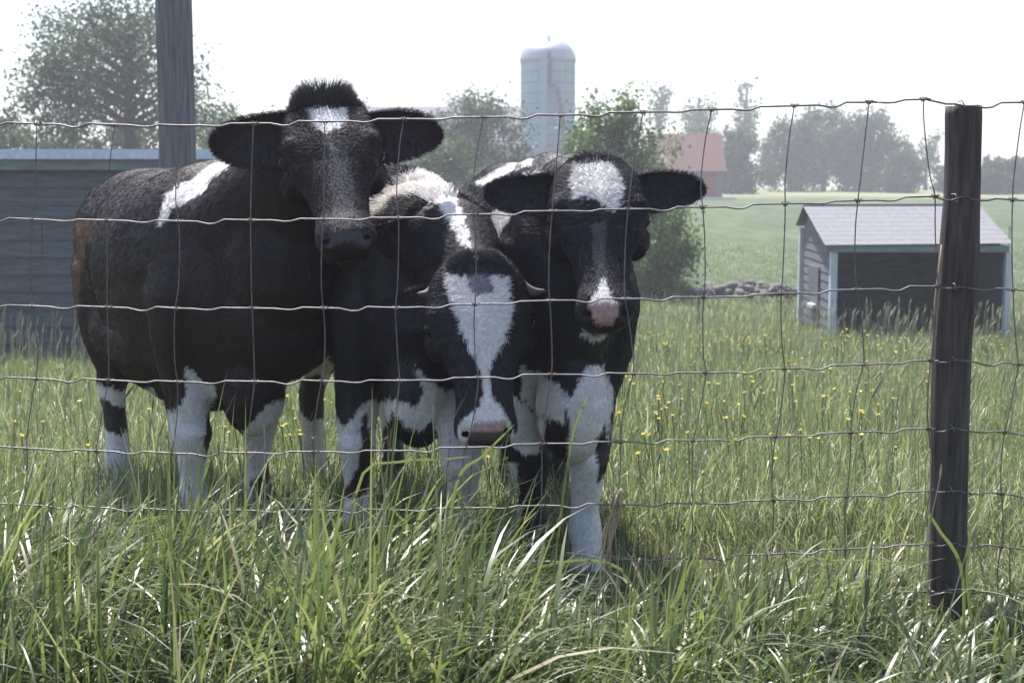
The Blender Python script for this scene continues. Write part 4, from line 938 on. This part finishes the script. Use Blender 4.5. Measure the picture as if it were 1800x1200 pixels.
    for (fx, fy, g0) in hoofs:
        V_, F_ = loft([(Vector((fx, fy + .035, g0 - .005)), X_, Y_, .058, .072, .062), (Vector((fx, fy + .03, g0 + .025)), X_, Y_, .056, .066, .058), (Vector((fx, fy + .02, g0 + .055)), X_, Y_, .049, .052, .05)], 16); o = bpy.data.objects.new('hoof', mesh('hoof', V_, F_, M['hoof'], True)); link(o, t)
    # tail with a pale switch
    tp = spline([(0, -.62 * ln, H(1.03)), (0, -.70 * ln, H(.98)), (0.01, -.74 * ln, .75), (cfg.get('tail', .03), -.72 * ln, .52), (cfg.get('tail', .03) * 1.6, -.70 * ln, .30)], 14)
    V_, F_ = tube(tp, [.035, .034, .03, .026, .022, .019, .018, .017, .018, .022, .03, .036, .034, .022, .003], 10)
    me = mesh('tail', V_, F_, M['hide'], True); dc = np.array(cfg.get('dark', DARK['default'])); Vz = np.array([v[2] for v in V_]); cc = np.where((Vz < .55)[:, None], np.array([.55, .45, .32])[None], dc[None]); ca = me.color_attributes.new('hide', 'FLOAT_COLOR', 'POINT'); ca.data.foreach_set('color', np.concatenate([cc, np.ones((len(cc), 1))], 1).ravel())
    link(bpy.data.objects.new('tail', me), t)
    return t

def place(sh_px, sh_Y, th, ln=1.0):
    """root of a cow from where its shoulders stand and its heading (degrees off the view axis)"""
    x = (sh_px - 900) / 2500 * sh_Y; h = Vector((math.sin(R(th)), -math.cos(R(th)), 0)); r = Vector((x, sh_Y, 0)) - h * .44 * ln; r.z = gz1(r.x, r.y); return r, math.pi + R(th)
def local_feet(root, rz, pts):
    Mi = (Matrix.Translation(root) @ Matrix.Rotation(rz, 4, 'Z')).inverted(); o = []
    for (px, Y) in pts: q = Mi @ Vector(((px - 900) / 2500 * Y, Y, root.z)); o.append((q.x, q.y - .02))
    return o
W_, B_ = WHITE, (.022, .014, .014)
BL_ = (.012, .0095, .016)

# left cow: big, turned three quarters, head high
root, rz = place(404, 4.50, 30, 1.06)
c1 = dict(seed=3, wx=1.16, ln=1.08, hs=1.035, leg=1.12, deep=1.36, throat=1.35, brisket=.50, dark=(.0145, .0068, .0078), feet=local_feet(root, rz, [(332, 4.40), (450, 4.56), (203, 5.12), (318, 5.35)]),
    poll=at(572, 204, 4.02), nose=at(611, 436, 3.74), dorsal=(.16, -1, .25), head=1.16, neck=1.35, arch=.0, extra=[(at(500, 450, 4.30), (.19, .22, .26)), (at(485, 560, 4.36), (.2, .2, .2)), (at(290, 590, 4.85), (.20, .40, .19)), (at(232, 575, 5.05), (.15, .22, .16))], poll_hair=(7500, .060, .005, .10), tuft=(.05, .042, .045),
    ears=[(at(373, 249, 4.0), .146, (.15, -1, .1), -1), (at(772, 234, 4.03), .142, (-.1, -1, .1), 1)],
    marks=[('b', BROWN, [(90, 385), (172, 388), (152, 430), (140, 500), (134, 600), (90, 600)]),
           ('b', W_, [(410, 276), (385, 283), (330, 318), (292, 338), (284, 362), (276, 400), (292, 388), (302, 368), (352, 342), (372, 315), (402, 294)]),
           ('b', W_, [(158, 668), (190, 680), (230, 688), (272, 680), (276, 735), (240, 722), (200, 710), (172, 695)]),
           ('b', W_, [(328, 643), (342, 655), (354, 668), (380, 680), (378, 705), (362, 728), (360, 780), (375, 930), (280, 930), (283, 725), (318, 712), (325, 690)]),
           ('b', W_, [(500, 700), (472, 708), (440, 745), (414, 772), (400, 940), (480, 940), (520, 730)]),
           ('b', (.05, .025, .02), [(476, 800), (462, 830), (440, 850), (455, 880), (480, 880)]),
           ('b', W_, [(155, 738), (185, 756), (215, 765), (234, 750), (240, 900), (150, 900)]),
           ('h', (.66, .64, .62), [(543, 192), (608, 190), (611, 214), (600, 227), (572, 234), (548, 220)]),
           ('h', (.055, .05, .06), [(572, 245), (606, 245), (622, 330), (618, 385), (590, 385), (580, 320)]),  # sunlight along the nose bridge, put into the hide colour
           ('h', (.06, .055, .06), [(565, 410), (600, 398), (650, 405), (652, 440), (610, 425), (575, 440)])])
make_cow('cow', 'tall leftmost cow with a small white forehead square and shaggy dark poll', root, rz, c1)

# middle cow: head lowered, broad white blaze, little horns
root, rz = place(716, 4.28, 13, 1.0)
c2 = dict(seed=11, wx=.95, ln=1.0, hs=1.015, leg=1.05, dark=BL_, brisket=.52, feet=local_feet(root, rz, [(624, 4.22), (812, 3.92), (548, 5.12), (690, 5.25)]),
    poll=at(838, 478, 3.80), nose=at(856, 774, 3.60), dorsal=(.02, -1, .25), head=1.16, neck=1.12, arch=.10, poll_hair=(2600, .022, .0, .075), tuft=(.05, .048, .055), tuft_up=.25,
    ears=[(at(662, 552, 3.86), .115, (.0, -1, .35), -1), (at(972, 600, 3.9), .10, (.1, -1, .2), 1)],
    horns=[(at(780, 497, 3.80), at(733, 516, 3.77)), (at(898, 496, 3.80), at(963, 511, 3.79))],
    mane=(at(735, 335, 4.2), (.28, .24, .18), 8000, .032),
    marks=[('b', W_, [(640, 385), (650, 360), (672, 342), (702, 322), (732, 300), (768, 312), (800, 345), (818, 390), (830, 445), (812, 430), (790, 392), (768, 358), (735, 345), (700, 350), (668, 376), (650, 392)]),
           ('b', W_, [(650, 285), (690, 274), (720, 284), (700, 292), (670, 298), (655, 318)]),
           ('b', W_, [(505, 590), (575, 600), (582, 660), (560, 668), (540, 658), (518, 676), (500, 660)]),
           ('b', W_, [(500, 640), (585, 640), (588, 930), (505, 930)]),
           ('b', B_, [(518, 668), (560, 655), (574, 680), (572, 735), (545, 740), (524, 720)]),
           ('b', W_, [(584, 716), (604, 750), (618, 735), (642, 704), (700, 700), (672, 760), (665, 930), (575, 930)]),
           ('b', (.05, .025, .02), [(636, 737), (645, 722), (656, 800), (652, 850), (628, 882), (598, 872), (630, 822)]),
           ('b', W_, [(726, 632), (745, 660), (778, 690), (782, 722), (760, 742), (735, 758), (700, 736), (672, 706), (700, 700), (732, 712), (742, 690)]),
           ('b', (.6, .56, .52), [(764, 680), (850, 700), (870, 1040), (785, 1040), (770, 850)]),
           ('h', W_, [(783, 484), (788, 528), (806, 572), (826, 612), (844, 650), (849, 690), (840, 718), (814, 734), (804, 760), (812, 784), (832, 770), (836, 745), (884, 745), (886, 792), (902, 786), (906, 760), (892, 732), (868, 698), (860, 660), (868, 630), (888, 598), (900, 545), (895, 484)]),
           ('h', (.20, .20, .22), [(824, 484), (862, 484), (862, 512), (845, 522), (826, 512)]),
           ('h', PINK, [(832, 738), (888, 738), (890, 760), (880, 768), (840, 768), (830, 758)]),
           ('h', (.07, .055, .055), [(818, 758), (900, 758), (896, 800), (824, 800)])])
make_cow('cow', 'middle cow with lowered head, wide white blaze and two stubby horns', root, rz, c2)

# right cow
root, rz = place(985, 4.04, 10, 1.0)
c3 = dict(seed=23, wx=.86, ln=1.0, hs=1.045, leg=1.08, dark=BL_, brisket=.50, feet=local_feet(root, rz, [(938, 4.05), (1036, 3.93), (905, 4.95), (985, 5.0)]),
    poll=at(1046, 304, 3.80), nose=at(1066, 566, 3.55), dorsal=(.07, -1, .25), head=1.06, neck=1.0, arch=.05, poll_hair=(1800, .026, -.02, .075), tuft=(.05, .045, .05), tuft_up=.3,
    ears=[(at(857, 336, 3.84), .104, (.05, -1, .15), -1), (at(1235, 330, 3.84), .10, (-.05, -1, .15), 1)],
    marks=[('b', W_, [(815, 292), (850, 266), (905, 271), (940, 281), (930, 291), (880, 284), (850, 283), (825, 300)]),
           ('b', W_, [(832, 322), (902, 286), (914, 295), (850, 326)]), ('b', W_, [(914, 306), (955, 300), (976, 325), (950, 332)]),
           ('b', W_, [(780, 340), (818, 312), (798, 345)]),
           ('b', W_, [(838, 435), (850, 400), (872, 362), (902, 376), (886, 402), (862, 440), (843, 456)]),
           ('b', W_, [(918, 640), (950, 655), (988, 680), (1002, 702), (988, 745), (940, 722), (915, 700)]),
           ('b', W_, [(1035, 640), (1062, 642), (1078, 690), (1072, 740), (1064, 800), (1070, 1040), (995, 1040), (1000, 700), (1020, 668)]),
           ('b', (.02, .014, .016), [(1050, 770), (1066, 740), (1066, 830), (1052, 850)]),
           ('b', W_, [(896, 690), (960, 740), (950, 790), (925, 800), (898, 780)]),
           ('b', (.7, .67, .64), [(890, 810), (912, 810), (912, 930), (890, 930)]),
           ('h', (.66, .63, .60), [(1010, 290), (1080, 288), (1096, 330), (1092, 358), (1076, 374), (1052, 356), (1030, 345), (1008, 350), (1004, 320)]),
           ('h', (.09, .085, .09), [(1040, 392), (1066, 392), (1064, 440), (1068, 490), (1050, 490), (1044, 440)]),
           ('h', W_, [(1058, 484), (1070, 505), (1088, 532), (1036, 532), (1050, 505)]),
           ('h', PINK, [(1034, 530), (1088, 530), (1084, 562), (1066, 575), (1046, 566)]),
           ('h', (.62, .58, .5), [(1018, 580), (1040, 588), (1072, 586), (1078, 594), (1045, 600), (1020, 590)])])
make_cow('cow', 'right hand cow with alert spread ears, white forehead patch and pink white nose', root, rz, c3)

# ------------------------------------------------------------------ air
def haze():
    m = bpy.data.materials.new('hazy_air'); m.use_nodes = True; nt = m.node_tree; nt.nodes.clear()
    o = nt.nodes.new("ShaderNodeOutputMaterial"); v = nt.nodes.new("ShaderNodeVolumePrincipled")
    v.inputs['Color'].default_value = (.93, .93, 1, 1); v.inputs['Density'].default_value = HAZE; v.inputs['Anisotropy'].default_value = .35
    nt.links.new(v.outputs[0], o.inputs['Volume'])
    b = MB(); b.box((0, 190, 10.5), (560, 430, 25)); h = b.out('haze', m); tag(h, kind='stuff', label='thin pale haze lying over the fields', cat='haze')
HAZE = .0020
if HAZE: haze()
